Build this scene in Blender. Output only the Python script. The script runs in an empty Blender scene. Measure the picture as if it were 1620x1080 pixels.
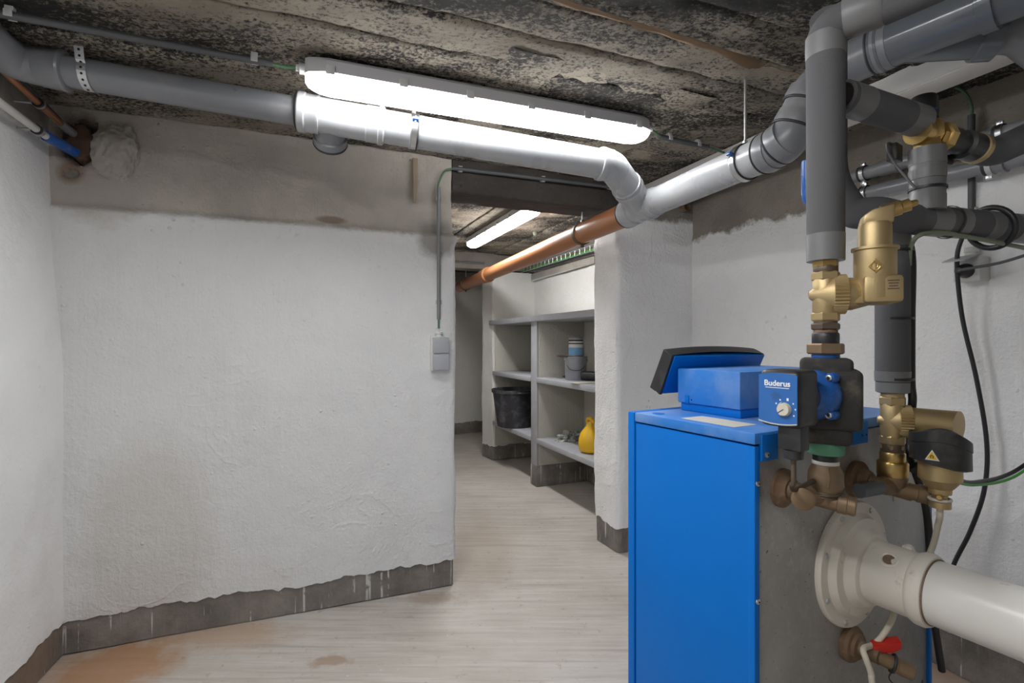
import bpy, bmesh, math, random
from mathutils import Vector, Matrix, noise

# ------------------------------------------------------------------ camera, world, exposure
F, CX, CY, H = 800.0, 810.0, 540.0, 1.13          # focal length in pixels of the 1620 px frame, eye height
SC = bpy.context.scene
COL = SC.collection
cam_d = bpy.data.cameras.new('camera')
cam_d.sensor_width = 36.0
cam_d.lens = 36.0 * F / 1620.0
cam_d.clip_start = 0.02
cam = bpy.data.objects.new('camera', cam_d)
cam.location = (0, 0, H)
cam.rotation_euler = (math.pi / 2, 0, 0)
COL.objects.link(cam)
SC.camera = cam
world = bpy.data.worlds.new('world')
SC.world = world
world.use_nodes = True
world.node_tree.nodes['Background'].inputs[0].default_value = (0.02, 0.02, 0.022, 1)
SC.view_settings.view_transform = 'Standard'
SC.view_settings.look = 'None'
SC.view_settings.gamma = 1.0
SC.view_settings.use_curve_mapping = False
SC.view_settings.exposure = 0.92
LAMP_STRENGTH = {'lamp_glow': 15.0, 'lamp_glow_far': 24.0, 'lamp_glow_rear': 23.0}
CEIL = 1.98
random.seed(4)

# ------------------------------------------------------------------ coordinates
WA0, WU = Vector((-1.609, 1.826, 0)), Vector((0.932, 0.362, 0)).normalized()     # partition wall, left to right
WN = Vector((WU.y, -WU.x, 0))                                                    # towards the camera
R0, RU = Vector((1.02, 2.867, 0)), Vector((0.39, -0.92, 0)).normalized()         # right wall, away to near
RN = Vector((-0.92, -0.39, 0)).normalized()
L0, LU = Vector((-1.62, 1.83, 0)), Vector((0.30, -0.954, 0)).normalized()        # left wall, away to near
LN = Vector((0.954, 0.30, 0)).normalized()
BC, BU, BV = Vector((0.431, 0.9, 0)), Vector((0.873, 0.488, 0)).normalized(), Vector((-0.488, 0.873, 0)).normalized()
S0, PD, PR = Vector((0.194, 3.93, 0)), Vector((-0.39, 0.92, 0)).normalized(), Vector((0.92, 0.39, 0)).normalized()
Z = Vector((0, 0, 1))

def at(px, py, Y):
    return Vector(((px - CX) / F * Y, Y, H + (CY - py) / F * Y))
def on_plane(px, py, p0, n):
    o, d = Vector((0, 0, H)), Vector(((px - CX) / F, 1, (CY - py) / F))
    return o + d * ((p0 - o).dot(n) / d.dot(n))
def on_a(px, py, off=0.0):
    return on_plane(px, py, WA0 + WN * off, WN)
def on_r(px, py, off=0.0):
    return on_plane(px, py, R0 + RN * off, RN)
def bl(a, b, z):
    return BC + BU * a + BV * b + Z * z
def sh(s, d, z):
    return S0 + PD * s + PR * d + Z * z
def lerp(a, b, t):
    return a + (b - a) * t
def sstep(x, a, b):
    t = max(0.0, min(1.0, (x - a) / (b - a)))
    return t * t * (3 - 2 * t)

# ------------------------------------------------------------------ mesh building
class MB:
    def __init__(self):
        self.v, self.f = [], []
    def add(self, vs, fs):
        o = len(self.v)
        self.v += [Vector(p) for p in vs]
        self.f += [tuple(i + o for i in q) for q in fs]
        return self
    def box(self, c, x, y, z, bev=0.0, seg=2):
        """c centre; x, y, z half-extent vectors"""
        c, x, y, z = Vector(c), Vector(x), Vector(y), Vector(z)
        bm = bmesh.new()
        vs = [bm.verts.new(c + x * i + y * j + z * k) for i in (-1, 1) for j in (-1, 1) for k in (-1, 1)]
        for q in ((0, 1, 3, 2), (4, 6, 7, 5), (0, 4, 5, 1), (2, 3, 7, 6), (0, 2, 6, 4), (1, 5, 7, 3)):
            bm.faces.new([vs[i] for i in q])
        if bev > 0:
            bmesh.ops.bevel(bm, geom=list(bm.edges), offset=bev, segments=seg, profile=0.5, affect='EDGES')
        return self._take(bm)
    def prism(self, pts, ex, bev=0.0, seg=2):
        """pts a closed outline, ex the extrusion vector"""
        bm = bmesh.new()
        a = [bm.verts.new(Vector(p)) for p in pts]
        b = [bm.verts.new(Vector(p) + Vector(ex)) for p in pts]
        n = len(pts)
        bm.faces.new(a); bm.faces.new(b[::-1])
        for i in range(n):
            bm.faces.new((a[i], b[i], b[(i + 1) % n], a[(i + 1) % n]))
        if bev > 0:
            bmesh.ops.bevel(bm, geom=list(bm.edges), offset=bev, segments=seg, profile=0.5, affect='EDGES')
        return self._take(bm)
    def _take(self, bm):
        bmesh.ops.recalc_face_normals(bm, faces=list(bm.faces))
        bm.verts.index_update()
        self.add([v.co.copy() for v in bm.verts], [[v.index for v in f.verts] for f in bm.faces])
        bm.free()
        return self
    def tube(self, pts, r, seg=16, caps=True):
        pts = [Vector(p) for p in pts]
        n = len(pts)
        rs = r if isinstance(r, (list, tuple)) else [r] * n
        t0 = (pts[1] - pts[0]).normalized()
        up = Vector((0, 0, 1)) if abs(t0.z) < 0.9 else Vector((1, 0, 0))
        u = t0.cross(up).normalized()
        vs, fs = [], []
        for i in range(n):
            t = (pts[min(i + 1, n - 1)] - pts[max(i - 1, 0)]).normalized()
            u = (u - t * u.dot(t)).normalized()
            w = t.cross(u)
            for k in range(seg):
                a = 2 * math.pi * k / seg
                vs.append(pts[i] + (u * math.cos(a) + w * math.sin(a)) * rs[i])
        for i in range(n - 1):
            for k in range(seg):
                k2 = (k + 1) % seg
                fs.append((i * seg + k, i * seg + k2, (i + 1) * seg + k2, (i + 1) * seg + k))
        if caps:
            fs.append(tuple(range(seg))[::-1])
            fs.append(tuple((n - 1) * seg + k for k in range(seg)))
        return self.add(vs, fs)
    def lathe(self, o, ax, prof, seg=32, ridge=0.0, phase=0.0):
        """prof [(distance along the axis, radius)]; ridge alternates the radius round the ring"""
        o, ax = Vector(o), Vector(ax).normalized()
        up = Vector((0, 0, 1)) if abs(ax.z) < 0.9 else Vector((1, 0, 0))
        u = ax.cross(up).normalized(); w = ax.cross(u)
        vs, fs = [], []
        for t, r in prof:
            for k in range(seg):
                a = 2 * math.pi * k / seg + phase
                rr = r * (1 - ridge * (k % 2))
                vs.append(o + ax * t + (u * math.cos(a) + w * math.sin(a)) * rr)
        n = len(prof)
        for i in range(n - 1):
            for k in range(seg):
                k2 = (k + 1) % seg
                fs.append((i * seg + k, (i + 1) * seg + k, (i + 1) * seg + k2, i * seg + k2))
        fs.append(tuple(range(seg))); fs.append(tuple((n - 1) * seg + k for k in range(seg))[::-1])
        return self.add(vs, fs)
    def hexa(self, o, ax, length, r, phase=0.3):
        c = min(0.0025, length * 0.2)
        return self.lathe(o, ax, [(0, r - c), (c, r), (length - c, r), (length, r - c)], 6, 0, phase)
    def ring(self, c, ax, R, r, seg=32, tseg=8, a0=0.0, a1=2 * math.pi):
        c, ax = Vector(c), Vector(ax).normalized()
        up = Vector((0, 0, 1)) if abs(ax.z) < 0.9 else Vector((1, 0, 0))
        u = ax.cross(up).normalized(); w = ax.cross(u)
        full = abs(a1 - a0 - 2 * math.pi) < 1e-6
        n = seg if full else seg + 1
        vs, fs = [], []
        for i in range(n):
            a = a0 + (a1 - a0) * i / seg
            d = u * math.cos(a) + w * math.sin(a)
            for k in range(tseg):
                b = 2 * math.pi * k / tseg
                vs.append(c + d * (R + r * math.cos(b)) + ax * r * math.sin(b))
        for i in range(seg):
            j = (i + 1) % n
            for k in range(tseg):
                k2 = (k + 1) % tseg
                fs.append((i * tseg + k, i * tseg + k2, j * tseg + k2, j * tseg + k))
        return self.add(vs, fs)
    def band(self, c, ax, R, width, thick, seg=32):
        """a flat band round an axis"""
        h = width / 2
        o, ax = Vector(c), Vector(ax).normalized()
        p = [(-h, R), (-h, R + thick), (h, R + thick), (h, R)]
        up = Vector((0, 0, 1)) if abs(ax.z) < 0.9 else Vector((1, 0, 0))
        u = ax.cross(up).normalized(); w = ax.cross(u)
        vs, fs = [], []
        for k in range(seg):
            a = 2 * math.pi * k / seg
            for t, r in p:
                vs.append(o + ax * t + (u * math.cos(a) + w * math.sin(a)) * r)
        for k in range(seg):
            k2 = (k + 1) % seg
            for j in range(4):
                j2 = (j + 1) % 4
                fs.append((k * 4 + j, k * 4 + j2, k2 * 4 + j2, k2 * 4 + j))
        return self.add(vs, fs)
    def build(self, name, mat, parent=None, smooth=True, fix=True, angle=38):
        me = bpy.data.meshes.new(name)
        off = parent.location.copy() if parent is not None and parent.type == 'EMPTY' else Vector((0, 0, 0))
        if parent is not None and parent.type != 'EMPTY' and parent.parent is not None:
            off = parent.parent.location.copy()
        me.from_pydata([tuple(p - off) for p in self.v], [], self.f)
        if fix:
            bm = bmesh.new(); bm.from_mesh(me)
            bmesh.ops.recalc_face_normals(bm, faces=list(bm.faces))
            bm.to_mesh(me); bm.free()
        me.materials.append(MAT[mat] if isinstance(mat, str) else mat)
        if smooth:
            me.polygons.foreach_set('use_smooth', [True] * len(me.polygons))
            me.set_sharp_from_angle(angle=math.radians(angle))
        me.update()
        o = bpy.data.objects.new(name, me)
        COL.objects.link(o)
        if parent is not None:
            o.parent = parent
        return o

def fil(pts, r, n=7):
    """round the corners of a polyline"""
    pts = [Vector(p) for p in pts]
    out = [pts[0]]
    for i in range(1, len(pts) - 1):
        a, b, c = pts[i - 1], pts[i], pts[i + 1]
        d = min(r, (a - b).length * 0.48, (c - b).length * 0.48)
        p, q = b + (a - b).normalized() * d, b + (c - b).normalized() * d
        for k in range(n + 1):
            t = k / n
            out.append(p * (1 - t) ** 2 + b * 2 * t * (1 - t) + q * t * t)
    out.append(pts[-1])
    return out

def curve(pts, n=8):
    """Catmull-Rom through the points"""
    pts = [Vector(p) for p in pts]
    P = [pts[0] * 2 - pts[1]] + pts + [pts[-1] * 2 - pts[-2]]
    out = []
    for i in range(1, len(P) - 2):
        for k in range(n):
            t = k / n
            a, b, c, d = P[i - 1], P[i], P[i + 1], P[i + 2]
            out.append(0.5 * ((2 * b) + (c - a) * t + (2 * a - 5 * b + 4 * c - d) * t * t + (3 * b - a - 3 * c + d) * t ** 3))
    out.append(pts[-1])
    return out

def tag(o, label, cat, group=None):
    o['label'] = label; o['category'] = cat
    if group: o['group'] = group
    return o
def thing(name, label, cat, loc, group=None):
    o = bpy.data.objects.new(name, None)
    COL.objects.link(o)
    o.location = loc; o.empty_display_size = 0.05
    return tag(o, label, cat, group)
def struct(o):
    o['kind'] = 'structure'
    return o
def text_mesh(name, s, size, origin, x, y, mat, parent, depth=0.0004):
    c = bpy.data.curves.new(name, 'FONT')
    c.body = s; c.size = size; c.align_x = 'CENTER'; c.extrude = depth; c.offset = size * 0.02
    t = bpy.data.objects.new(name, c)
    COL.objects.link(t)
    dg = bpy.context.evaluated_depsgraph_get()
    me = bpy.data.meshes.new_from_object(t.evaluated_get(dg))
    bpy.data.objects.remove(t)
    x, y = Vector(x).normalized(), Vector(y).normalized(); n = x.cross(y)
    off = parent.location if parent.type == 'EMPTY' else parent.parent.location
    me.transform(Matrix((( x.x, y.x, n.x, origin.x - off.x), (x.y, y.y, n.y, origin.y - off.y), (x.z, y.z, n.z, origin.z - off.z), (0, 0, 0, 1))))
    me.materials.clear(); me.materials.append(MAT[mat])
    o = bpy.data.objects.new(name, me)
    COL.objects.link(o); o.parent = parent
    return o

# ------------------------------------------------------------------ materials
MAT = {}
class NT:
    def __init__(self, name):
        self.m = bpy.data.materials.new(name); self.m.use_nodes = True
        self.t = self.m.node_tree
        self.b = self.t.nodes['Principled BSDF']
        self.pos = self.n('ShaderNodeTexCoord').outputs['Object']
        MAT[name] = self.m
    def n(self, kind, **kw):
        x = self.t.nodes.new(kind)
        for k, v in kw.items(): setattr(x, k, v)
        return x
    def put(self, sock, v):
        if hasattr(v, 'is_output'): self.t.links.new(v, sock)
        elif isinstance(v, (tuple, list)) and len(v) == 3 and sock.type == 'RGBA': sock.default_value = (*v, 1)
        else: sock.default_value = v
    def math(self, op, a, b=0.0, clamp=False):
        x = self.n('ShaderNodeMath', operation=op, use_clamp=clamp)
        self.put(x.inputs[0], a); self.put(x.inputs[1], b)
        return x.outputs[0]
    def noise(self, scale, detail=4, rough=0.55, vec=None, dist=0.0):
        x = self.n('ShaderNodeTexNoise')
        self.put(x.inputs['Vector'], vec or self.pos)
        x.inputs['Scale'].default_value = scale; x.inputs['Detail'].default_value = detail
        x.inputs['Roughness'].default_value = rough; x.inputs['Distortion'].default_value = dist
        return x.outputs['Fac']
    def vor(self, scale, vec=None, out='Distance'):
        x = self.n('ShaderNodeTexVoronoi')
        self.put(x.inputs['Vector'], vec or self.pos); x.inputs['Scale'].default_value = scale
        return x.outputs[out]
    def map(self, rot=(0, 0, 0), scale=(1, 1, 1), loc=(0, 0, 0)):
        x = self.n('ShaderNodeMapping')
        self.put(x.inputs['Vector'], self.pos)
        x.inputs['Rotation'].default_value = rot; x.inputs['Scale'].default_value = scale; x.inputs['Location'].default_value = loc
        return x.outputs[0]
    def ramp(self, v, lo, hi):
        x = self.n('ShaderNodeMapRange'); x.clamp = True
        self.put(x.inputs['Value'], v)
        x.inputs['From Min'].default_value = lo; x.inputs['From Max'].default_value = hi
        return x.outputs[0]
    def mix(self, fac, a, b):
        x = self.n('ShaderNodeMix', data_type='RGBA')
        self.put(x.inputs[0], fac); self.put(x.inputs[6], a); self.put(x.inputs[7], b)
        return x.outputs[2]
    def xyz(self):
        s = self.n('ShaderNodeSeparateXYZ'); self.put(s.inputs[0], self.pos)
        return s.outputs
    def dist(self, p, sc=(1, 1, 1)):
        x = self.n('ShaderNodeVectorMath', operation='SUBTRACT'); self.put(x.inputs[0], self.pos); x.inputs[1].default_value = tuple(p)
        y = self.n('ShaderNodeVectorMath', operation='MULTIPLY'); self.put(y.inputs[0], x.outputs[0]); y.inputs[1].default_value = sc
        z = self.n('ShaderNodeVectorMath', operation='LENGTH'); self.put(z.inputs[0], y.outputs[0])
        return z.outputs['Value']
    def bump(self, h, strength=0.3, dist=0.01):
        x = self.n('ShaderNodeBump'); self.put(x.inputs['Height'], h)
        x.inputs['Strength'].default_value = strength; x.inputs['Distance'].default_value = dist
        self.put(self.b.inputs['Normal'], x.outputs[0])
    def out(self, col=None, rough=None, metal=None):
        if col is not None: self.put(self.b.inputs['Base Color'], col)
        if rough is not None: self.put(self.b.inputs['Roughness'], rough)
        if metal is not None: self.put(self.b.inputs['Metallic'], metal)
        return self.m

def simple(name, col, rough=0.5, metal=0.0, var=0.12, vs=14, bump=0.0, bs=120, dirt=None, dirt_amt=0.5, dlo=0.52, dhi=0.7, ds=9):
    t = NT(name)
    f = t.noise(vs, 5)
    c = t.mix(f, tuple(x * (1 - var) for x in col), tuple(min(1, x * (1 + var)) for x in col))
    r = t.math('ADD', t.math('MULTIPLY', f, 0.15), rough - 0.075)
    if dirt:
        d = t.ramp(t.noise(ds, 8, 0.65), dlo, dhi)
        c = t.mix(t.math('MULTIPLY', d, dirt_amt), c, dirt)
        r = t.math('ADD', r, t.math('MULTIPLY', d, 0.15 * dirt_amt))
    if bump: t.bump(t.noise(bs, 4), bump, 0.002)
    return t.out(c, r, metal)

def wall_mat(name, ztop=None, jag=0.05, speck=0.5, bumpy=0.75, white=(0.92, 0.918, 0.91), bare=(0.27, 0.245, 0.215), rust=(), bare_dark=(0.20, 0.18, 0.155), stain=0.25, extra=()):
    t = NT(name)
    x, y, z = t.xyz()
    big = t.noise(2.2, 5, 0.6); mid = t.noise(11, 6, 0.6); fine = t.noise(75, 5, 0.65)
    str_v = t.noise(26, 4, 0.6, t.map(scale=(1, 1, 0.12)))
    c = t.mix(t.ramp(big, 0.3, 0.75), tuple(k * 0.93 for k in white), white)
    c = t.mix(t.math('MULTIPLY', t.ramp(t.noise(4.3, 7, 0.65), 0.52, 0.8), stain), c, (0.52, 0.49, 0.44))
    c = t.mix(t.math('MULTIPLY', t.ramp(fine, 0.62, 0.78), 0.22), c, (0.42, 0.40, 0.37))
    h = t.math('ADD', t.math('MULTIPLY', fine, 0.35), t.math('MULTIPLY', mid, 0.5))
    h = t.math('ADD', h, t.math('MULTIPLY', str_v, 0.35))
    blob = t.ramp(t.vor(30, None), 0.22, 0.0)
    h = t.math('ADD', h, t.math('MULTIPLY', t.math('MULTIPLY', blob, t.ramp(t.noise(6, 3), 0.5, 0.7)), 0.5))
    rid = t.ramp(t.math('ABSOLUTE', t.math('SUBTRACT', t.noise(3.6, 3, 0.55, None, 1.2), 0.5)), 0.045, 0.0)
    h = t.math('ADD', h, t.math('MULTIPLY', t.math('MULTIPLY', rid, t.ramp(t.noise(2.7, 2), 0.45, 0.6)), 0.13))
    if ztop is not None:
        e = t.math('ADD', z, t.math('MULTIPLY', t.math('SUBTRACT', t.noise(9, 7, 0.7), 0.5), jag * 3))
        k = t.ramp(e, ztop - 0.012, ztop + 0.012)
        bc = t.mix(t.ramp(t.noise(3.0, 6, 0.65), 0.35, 0.65), bare_dark, bare)
        bc = t.mix(t.math('MULTIPLY', t.ramp(t.noise(17, 6, 0.7), 0.6, 0.72), speck), bc, (0.42, 0.39, 0.35))
        c = t.mix(k, c, bc)
    for p, sc, r, amt, colr in extra:
        d = t.math('ADD', t.dist(p, sc), t.math('MULTIPLY', t.math('SUBTRACT', t.noise(14, 6, 0.7), 0.5), 0.6 * r))
        c = t.mix(t.math('MULTIPLY', t.ramp(d, r, r * 0.6), amt), c, colr)
    t.bump(h, bumpy, 0.02)
    return t.out(c, 0.82)

simple('pvc_grey', (0.195, 0.20, 0.215), 0.3, var=0.08, vs=9, dirt=(0.33, 0.32, 0.31), dirt_amt=0.45, ds=6)
simple('pvc_light', (0.40, 0.41, 0.425), 0.28, var=0.06, vs=8, dirt=(0.50, 0.49, 0.47), dirt_amt=0.5, ds=6)
simple('pvc_shiny', (0.12, 0.13, 0.145), 0.15, var=0.08)
simple('pvc_orange', (0.36, 0.145, 0.06), 0.3, var=0.06, vs=4, dirt=(0.36, 0.22, 0.14), dirt_amt=0.2)
simple('rubber', (0.025, 0.026, 0.028), 0.6)
simple('foam', (0.105, 0.105, 0.11), 0.85, var=0.06, bump=0.35, bs=420)
simple('foam_tape', (0.17, 0.17, 0.172), 0.42, var=0.05, bump=0.15, bs=60)
simple('conduit', (0.075, 0.077, 0.082), 0.5)
simple('conduit_light', (0.20, 0.205, 0.21), 0.45)
simple('clip', (0.45, 0.45, 0.44), 0.5)
simple('green_cable', (0.07, 0.17, 0.08), 0.5)
simple('pale_green_cable', (0.20, 0.23, 0.16), 0.55)
simple('bright_green', (0.07, 0.33, 0.06), 0.45)
simple('black_cable', (0.018, 0.018, 0.02), 0.42, bump=0.1)
simple('grey_cable', (0.10, 0.10, 0.105), 0.5)
simple('steel', (0.62, 0.63, 0.64), 0.3, 1.0)
simple('zinc', (0.55, 0.56, 0.57), 0.42, 0.85)
simple('copper', (0.50, 0.23, 0.12), 0.34, 0.75, dirt=(0.22, 0.11, 0.06), dirt_amt=0.6)
simple('white_pipe', (0.66, 0.65, 0.62), 0.4, dirt=(0.35, 0.33, 0.30), dirt_amt=0.4)
simple('blue_pipe', (0.02, 0.10, 0.36), 0.42, dirt=(0.25, 0.30, 0.40), dirt_amt=0.35, ds=30)
simple('blue_enamel', (0.0, 0.155, 0.58), 0.42, var=0.05, vs=4)
simple('blue_dusty', (0.02, 0.19, 0.60), 0.45, var=0.06, dirt=(0.33, 0.42, 0.60), dirt_amt=0.7, dlo=0.4, dhi=0.75, ds=5)
simple('blue_plastic', (0.018, 0.10, 0.36), 0.28)
simple('blue_face', (0.02, 0.13, 0.42), 0.45)
simple('black_plastic', (0.022, 0.022, 0.024), 0.4, var=0.2, dirt=(0.12, 0.115, 0.105), dirt_amt=0.4, ds=14)
simple('black_foam', (0.030, 0.028, 0.026), 0.8, var=0.3, bump=0.5, bs=260, dirt=(0.17, 0.15, 0.12), dirt_amt=0.55, ds=16)
simple('brass', (0.50, 0.38, 0.20), 0.47, 0.75, var=0.1, vs=20, bump=0.12, bs=500)
simple('brass_bright', (0.56, 0.39, 0.15), 0.32, 0.9, var=0.1)
simple('bronze', (0.26, 0.18, 0.11), 0.5, 0.6, var=0.25, vs=25, dirt=(0.20, 0.16, 0.12), dirt_amt=0.7, ds=18)
simple('rusty', (0.20, 0.125, 0.075), 0.7, 0.25, var=0.3, vs=30, bump=0.4, bs=150, dirt=(0.40, 0.33, 0.26), dirt_amt=0.5, ds=25)
simple('brown_iron', (0.115, 0.085, 0.06), 0.5, 0.4, var=0.2, dirt=(0.3, 0.25, 0.2), dirt_amt=0.3)
simple('verdigris', (0.10, 0.27, 0.17), 0.75, var=0.35, vs=40, bump=0.4, bs=200)
simple('white_tape', (0.62, 0.60, 0.55), 0.7)
simple('flue_white', (0.72, 0.68, 0.60), 0.42, var=0.05, dirt=(0.40, 0.30, 0.20), dirt_amt=0.55, dlo=0.62, dhi=0.72, ds=26)
simple('flue_clean', (0.74, 0.72, 0.68), 0.3, var=0.03)
simple('cream', (0.62, 0.57, 0.47), 0.5)
simple('red_plastic', (0.55, 0.02, 0.012), 0.35)
simple('print_white', (0.85, 0.85, 0.85), 0.5, var=0.02)
simple('print_grey', (0.06, 0.09, 0.16), 0.5)
simple('sticker', (0.60, 0.57, 0.48), 0.6, dirt=(0.35, 0.30, 0.22), dirt_amt=0.4)
simple('yellow_print', (0.80, 0.50, 0.02), 0.5)
simple('switch_grey', (0.40, 0.41, 0.43), 0.4, var=0.03)
simple('switch_light', (0.62, 0.62, 0.60), 0.45, var=0.03)
simple('trunk_white', (0.70, 0.68, 0.65), 0.5, var=0.02)
simple('shelf_paint', (0.37, 0.375, 0.40), 0.5, var=0.06, bump=0.25, bs=40, dirt=(0.55, 0.55, 0.55), dirt_amt=0.4)
simple('tub', (0.028, 0.027, 0.034), 0.5, var=0.2, dirt=(0.30, 0.30, 0.30), dirt_amt=0.35, dlo=0.5, dhi=0.75, ds=12)
simple('mortar', (0.45, 0.44, 0.42), 0.9, bump=0.5, bs=60)
simple('paint_can', (0.30, 0.31, 0.34), 0.4, 0.3, var=0.12, dirt=(0.2, 0.2, 0.22), dirt_amt=0.5)
simple('can_label', (0.66, 0.66, 0.64), 0.5)
simple('can_blue', (0.16, 0.36, 0.56), 0.5)
simple('yellow_bag', (0.80, 0.47, 0.012), 0.4, var=0.06, bump=0.3, bs=30)
simple('rag', (0.42, 0.42, 0.38), 0.85, var=0.3, vs=25, bump=0.6, bs=60, dirt=(0.07, 0.10, 0.10), dirt_amt=0.8, dlo=0.5, dhi=0.6, ds=18)
simple('wood', (0.30, 0.235, 0.16), 0.75, var=0.2, bump=0.3)
simple('foam_filler', (0.37, 0.34, 0.30), 0.75, var=0.08, bump=0.35, bs=30)
simple('paper', (0.22, 0.145, 0.085), 0.8, var=0.3, vs=12)
simple('lamp_body', (0.42, 0.41, 0.42), 0.5, var=0.03)
simple('dark_void', (0.012, 0.010, 0.008), 0.9)
simple('galv_rail', (0.60, 0.62, 0.64), 0.38, 0.7, var=0.08)

MAT['blue_enamel'].node_tree.nodes['Principled BSDF'].inputs['Specular IOR Level'].default_value = 0.2

t = NT('galvanized')
sp = t.n('ShaderNodeTexVoronoi'); t.put(sp.inputs['Vector'], t.map(scale=(1, 1, 1))); sp.inputs['Scale'].default_value = 55
c = t.mix(t.ramp(t.noise(3.5, 6, 0.6), 0.35, 0.7), (0.30, 0.29, 0.275), (0.46, 0.455, 0.45))
c = t.mix(t.math('MULTIPLY', t.ramp(t.noise(60, 6, 0.7), 0.5, 0.75), 0.35), c, (0.60, 0.58, 0.55))
c = t.mix(t.math('MULTIPLY', t.ramp(t.noise(140, 2, 0.5), 0.70, 0.74), 0.8), c, (0.07, 0.055, 0.045))
c = t.mix(t.math('MULTIPLY', t.ramp(t.noise(11, 6, 0.7, t.map(scale=(1, 1, 0.15))), 0.60, 0.75), 0.5), c, (0.22, 0.185, 0.15))
t.out(c, t.math('ADD', t.math('MULTIPLY', t.noise(14, 5), 0.3), 0.32), 0.55)

for nm, st in LAMP_STRENGTH.items():
    t = NT(nm)
    t.b.inputs['Base Color'].default_value = (0.9, 0.9, 0.9, 1)
    t.b.inputs['Emission Color'].default_value = (0.985, 0.99, 1.0, 1)
    t.b.inputs['Emission Strength'].default_value = st

def ceiling_mat(name, ang, tint=1.0):
    t = NT(name)
    v = t.map(rot=(0, 0, -ang), scale=(0.35, 1, 1))
    vv = t.map(rot=(0, 0, -ang))
    tan = t.mix(t.ramp(t.noise(5, 6, 0.65, v), 0.35, 0.68), (0.30 * tint, 0.25 * tint, 0.19 * tint), (0.60 * tint, 0.53 * tint, 0.42 * tint))
    tan = t.mix(t.math('MULTIPLY', t.ramp(t.noise(7, 6, 0.7, v), 0.55, 0.72), 0.6), tan, (0.13, 0.125, 0.12))
    grain = t.noise(95, 9, 0.80, t.map(rot=(0, 0, -ang), scale=(0.7, 1, 1)))
    patch = t.noise(4.2, 6, 0.62, v)
    k2 = t.ramp(t.math('ADD', t.math('MULTIPLY', grain, 1.5), t.math('MULTIPLY', patch, 1.1)), 1.23, 1.38)
    c = t.mix(k2, tan, (0.030, 0.027, 0.025))
    c = t.mix(t.math('MULTIPLY', t.ramp(t.noise(4, 8, 0.75, t.map(rot=(0, 0, -ang), scale=(0.3, 1.4, 1))), 0.62, 0.74), 0.55), c, (0.52 * tint, 0.47 * tint, 0.40 * tint))
    c = t.mix(t.math('MULTIPLY', t.ramp(t.noise(2.2, 4, 0.6, v), 0.62, 0.75), 0.35), c, (0.26, 0.13, 0.05))
    h = t.math('ADD', t.math('MULTIPLY', grain, 0.9), t.math('MULTIPLY', t.noise(14, 6, 0.65, v), 0.8))
    t.bump(h, 1.0, 0.02)
    return t.out(c, 0.9)
ANG = math.atan2(WU.y, WU.x)
ANP = math.atan2(PD.y, PD.x)
ceiling_mat('ceiling_concrete', ANG)
ceiling_mat('ceiling_concrete_far', ANP, 1.1)

# floor: swept screed with rust stains near the partition
t = NT('floor_concrete')
v = t.map(rot=(0, 0, -ANG), scale=(0.06, 1, 1))
c = t.mix(t.ramp(t.noise(1.7, 6, 0.6), 0.32, 0.7), (0.42, 0.375, 0.325), (0.58, 0.54, 0.49))
c = t.mix(t.math('MULTIPLY', t.ramp(t.noise(45, 6, 0.65, v), 0.45, 0.75), 0.55), c, (0.66, 0.63, 0.59))
c = t.mix(t.math('MULTIPLY', t.ramp(t.noise(38, 5, 0.6, t.map(rot=(0, 0, -ANG), scale=(0.05, 1, 1), loc=(3, 1, 0))), 0.52, 0.72), 0.55), c, (0.29, 0.255, 0.22))
c = t.mix(t.math('MULTIPLY', t.ramp(t.noise(20, 6, 0.7), 0.60, 0.68), 0.5), c, (0.30, 0.22, 0.16))
c = t.mix(t.math('MULTIPLY', t.ramp(t.vor(22), 0.10, 0.03), t.math('MULTIPLY', t.ramp(t.noise(5, 3), 0.5, 0.6), 0.8)), c, (0.72, 0.70, 0.67))
wob = t.math('MULTIPLY', t.math('SUBTRACT', t.noise(7, 7, 0.7), 0.5), 0.35)
for p, sc, r, amt, colr in (
        (at(170, 1040, 1.75) * 1, (1, 1, 0), 0.26, 0.75, (0.42, 0.20, 0.075)),
        (at(330, 990, 1.98), (0.55, 1.3, 0), 0.22, 0.45, (0.44, 0.25, 0.12)),
        (at(530, 1045, 1.79), (1.0, 2.2, 0), 0.09, 0.6, (0.30, 0.17, 0.09)),
        (at(690, 945, 2.23), (0.8, 1.6, 0), 0.12, 0.5, (0.32, 0.22, 0.15)),
        (at(760, 870, 2.75), (1.2, 0.5, 0), 0.30, 0.4, (0.36, 0.28, 0.21)),
        (at(1500, 1075, 1.66), (1, 1, 0), 0.25, 0.6, (0.42, 0.26, 0.17))):
    d = t.math('ADD', t.dist((p.x, p.y, 0), sc), wob)
    c = t.mix(t.math('MULTIPLY', t.ramp(d, r, r * 0.45), amt), c, colr)
h = t.math('ADD', t.math('MULTIPLY', t.noise(45, 6, 0.65, v), 0.7), t.math('MULTIPLY', t.noise(30, 6, 0.6), 0.5))
t.bump(h, 0.35, 0.008)
t.out(c, t.math('ADD', t.math('MULTIPLY', t.noise(6, 4), 0.25), 0.5))

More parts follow.
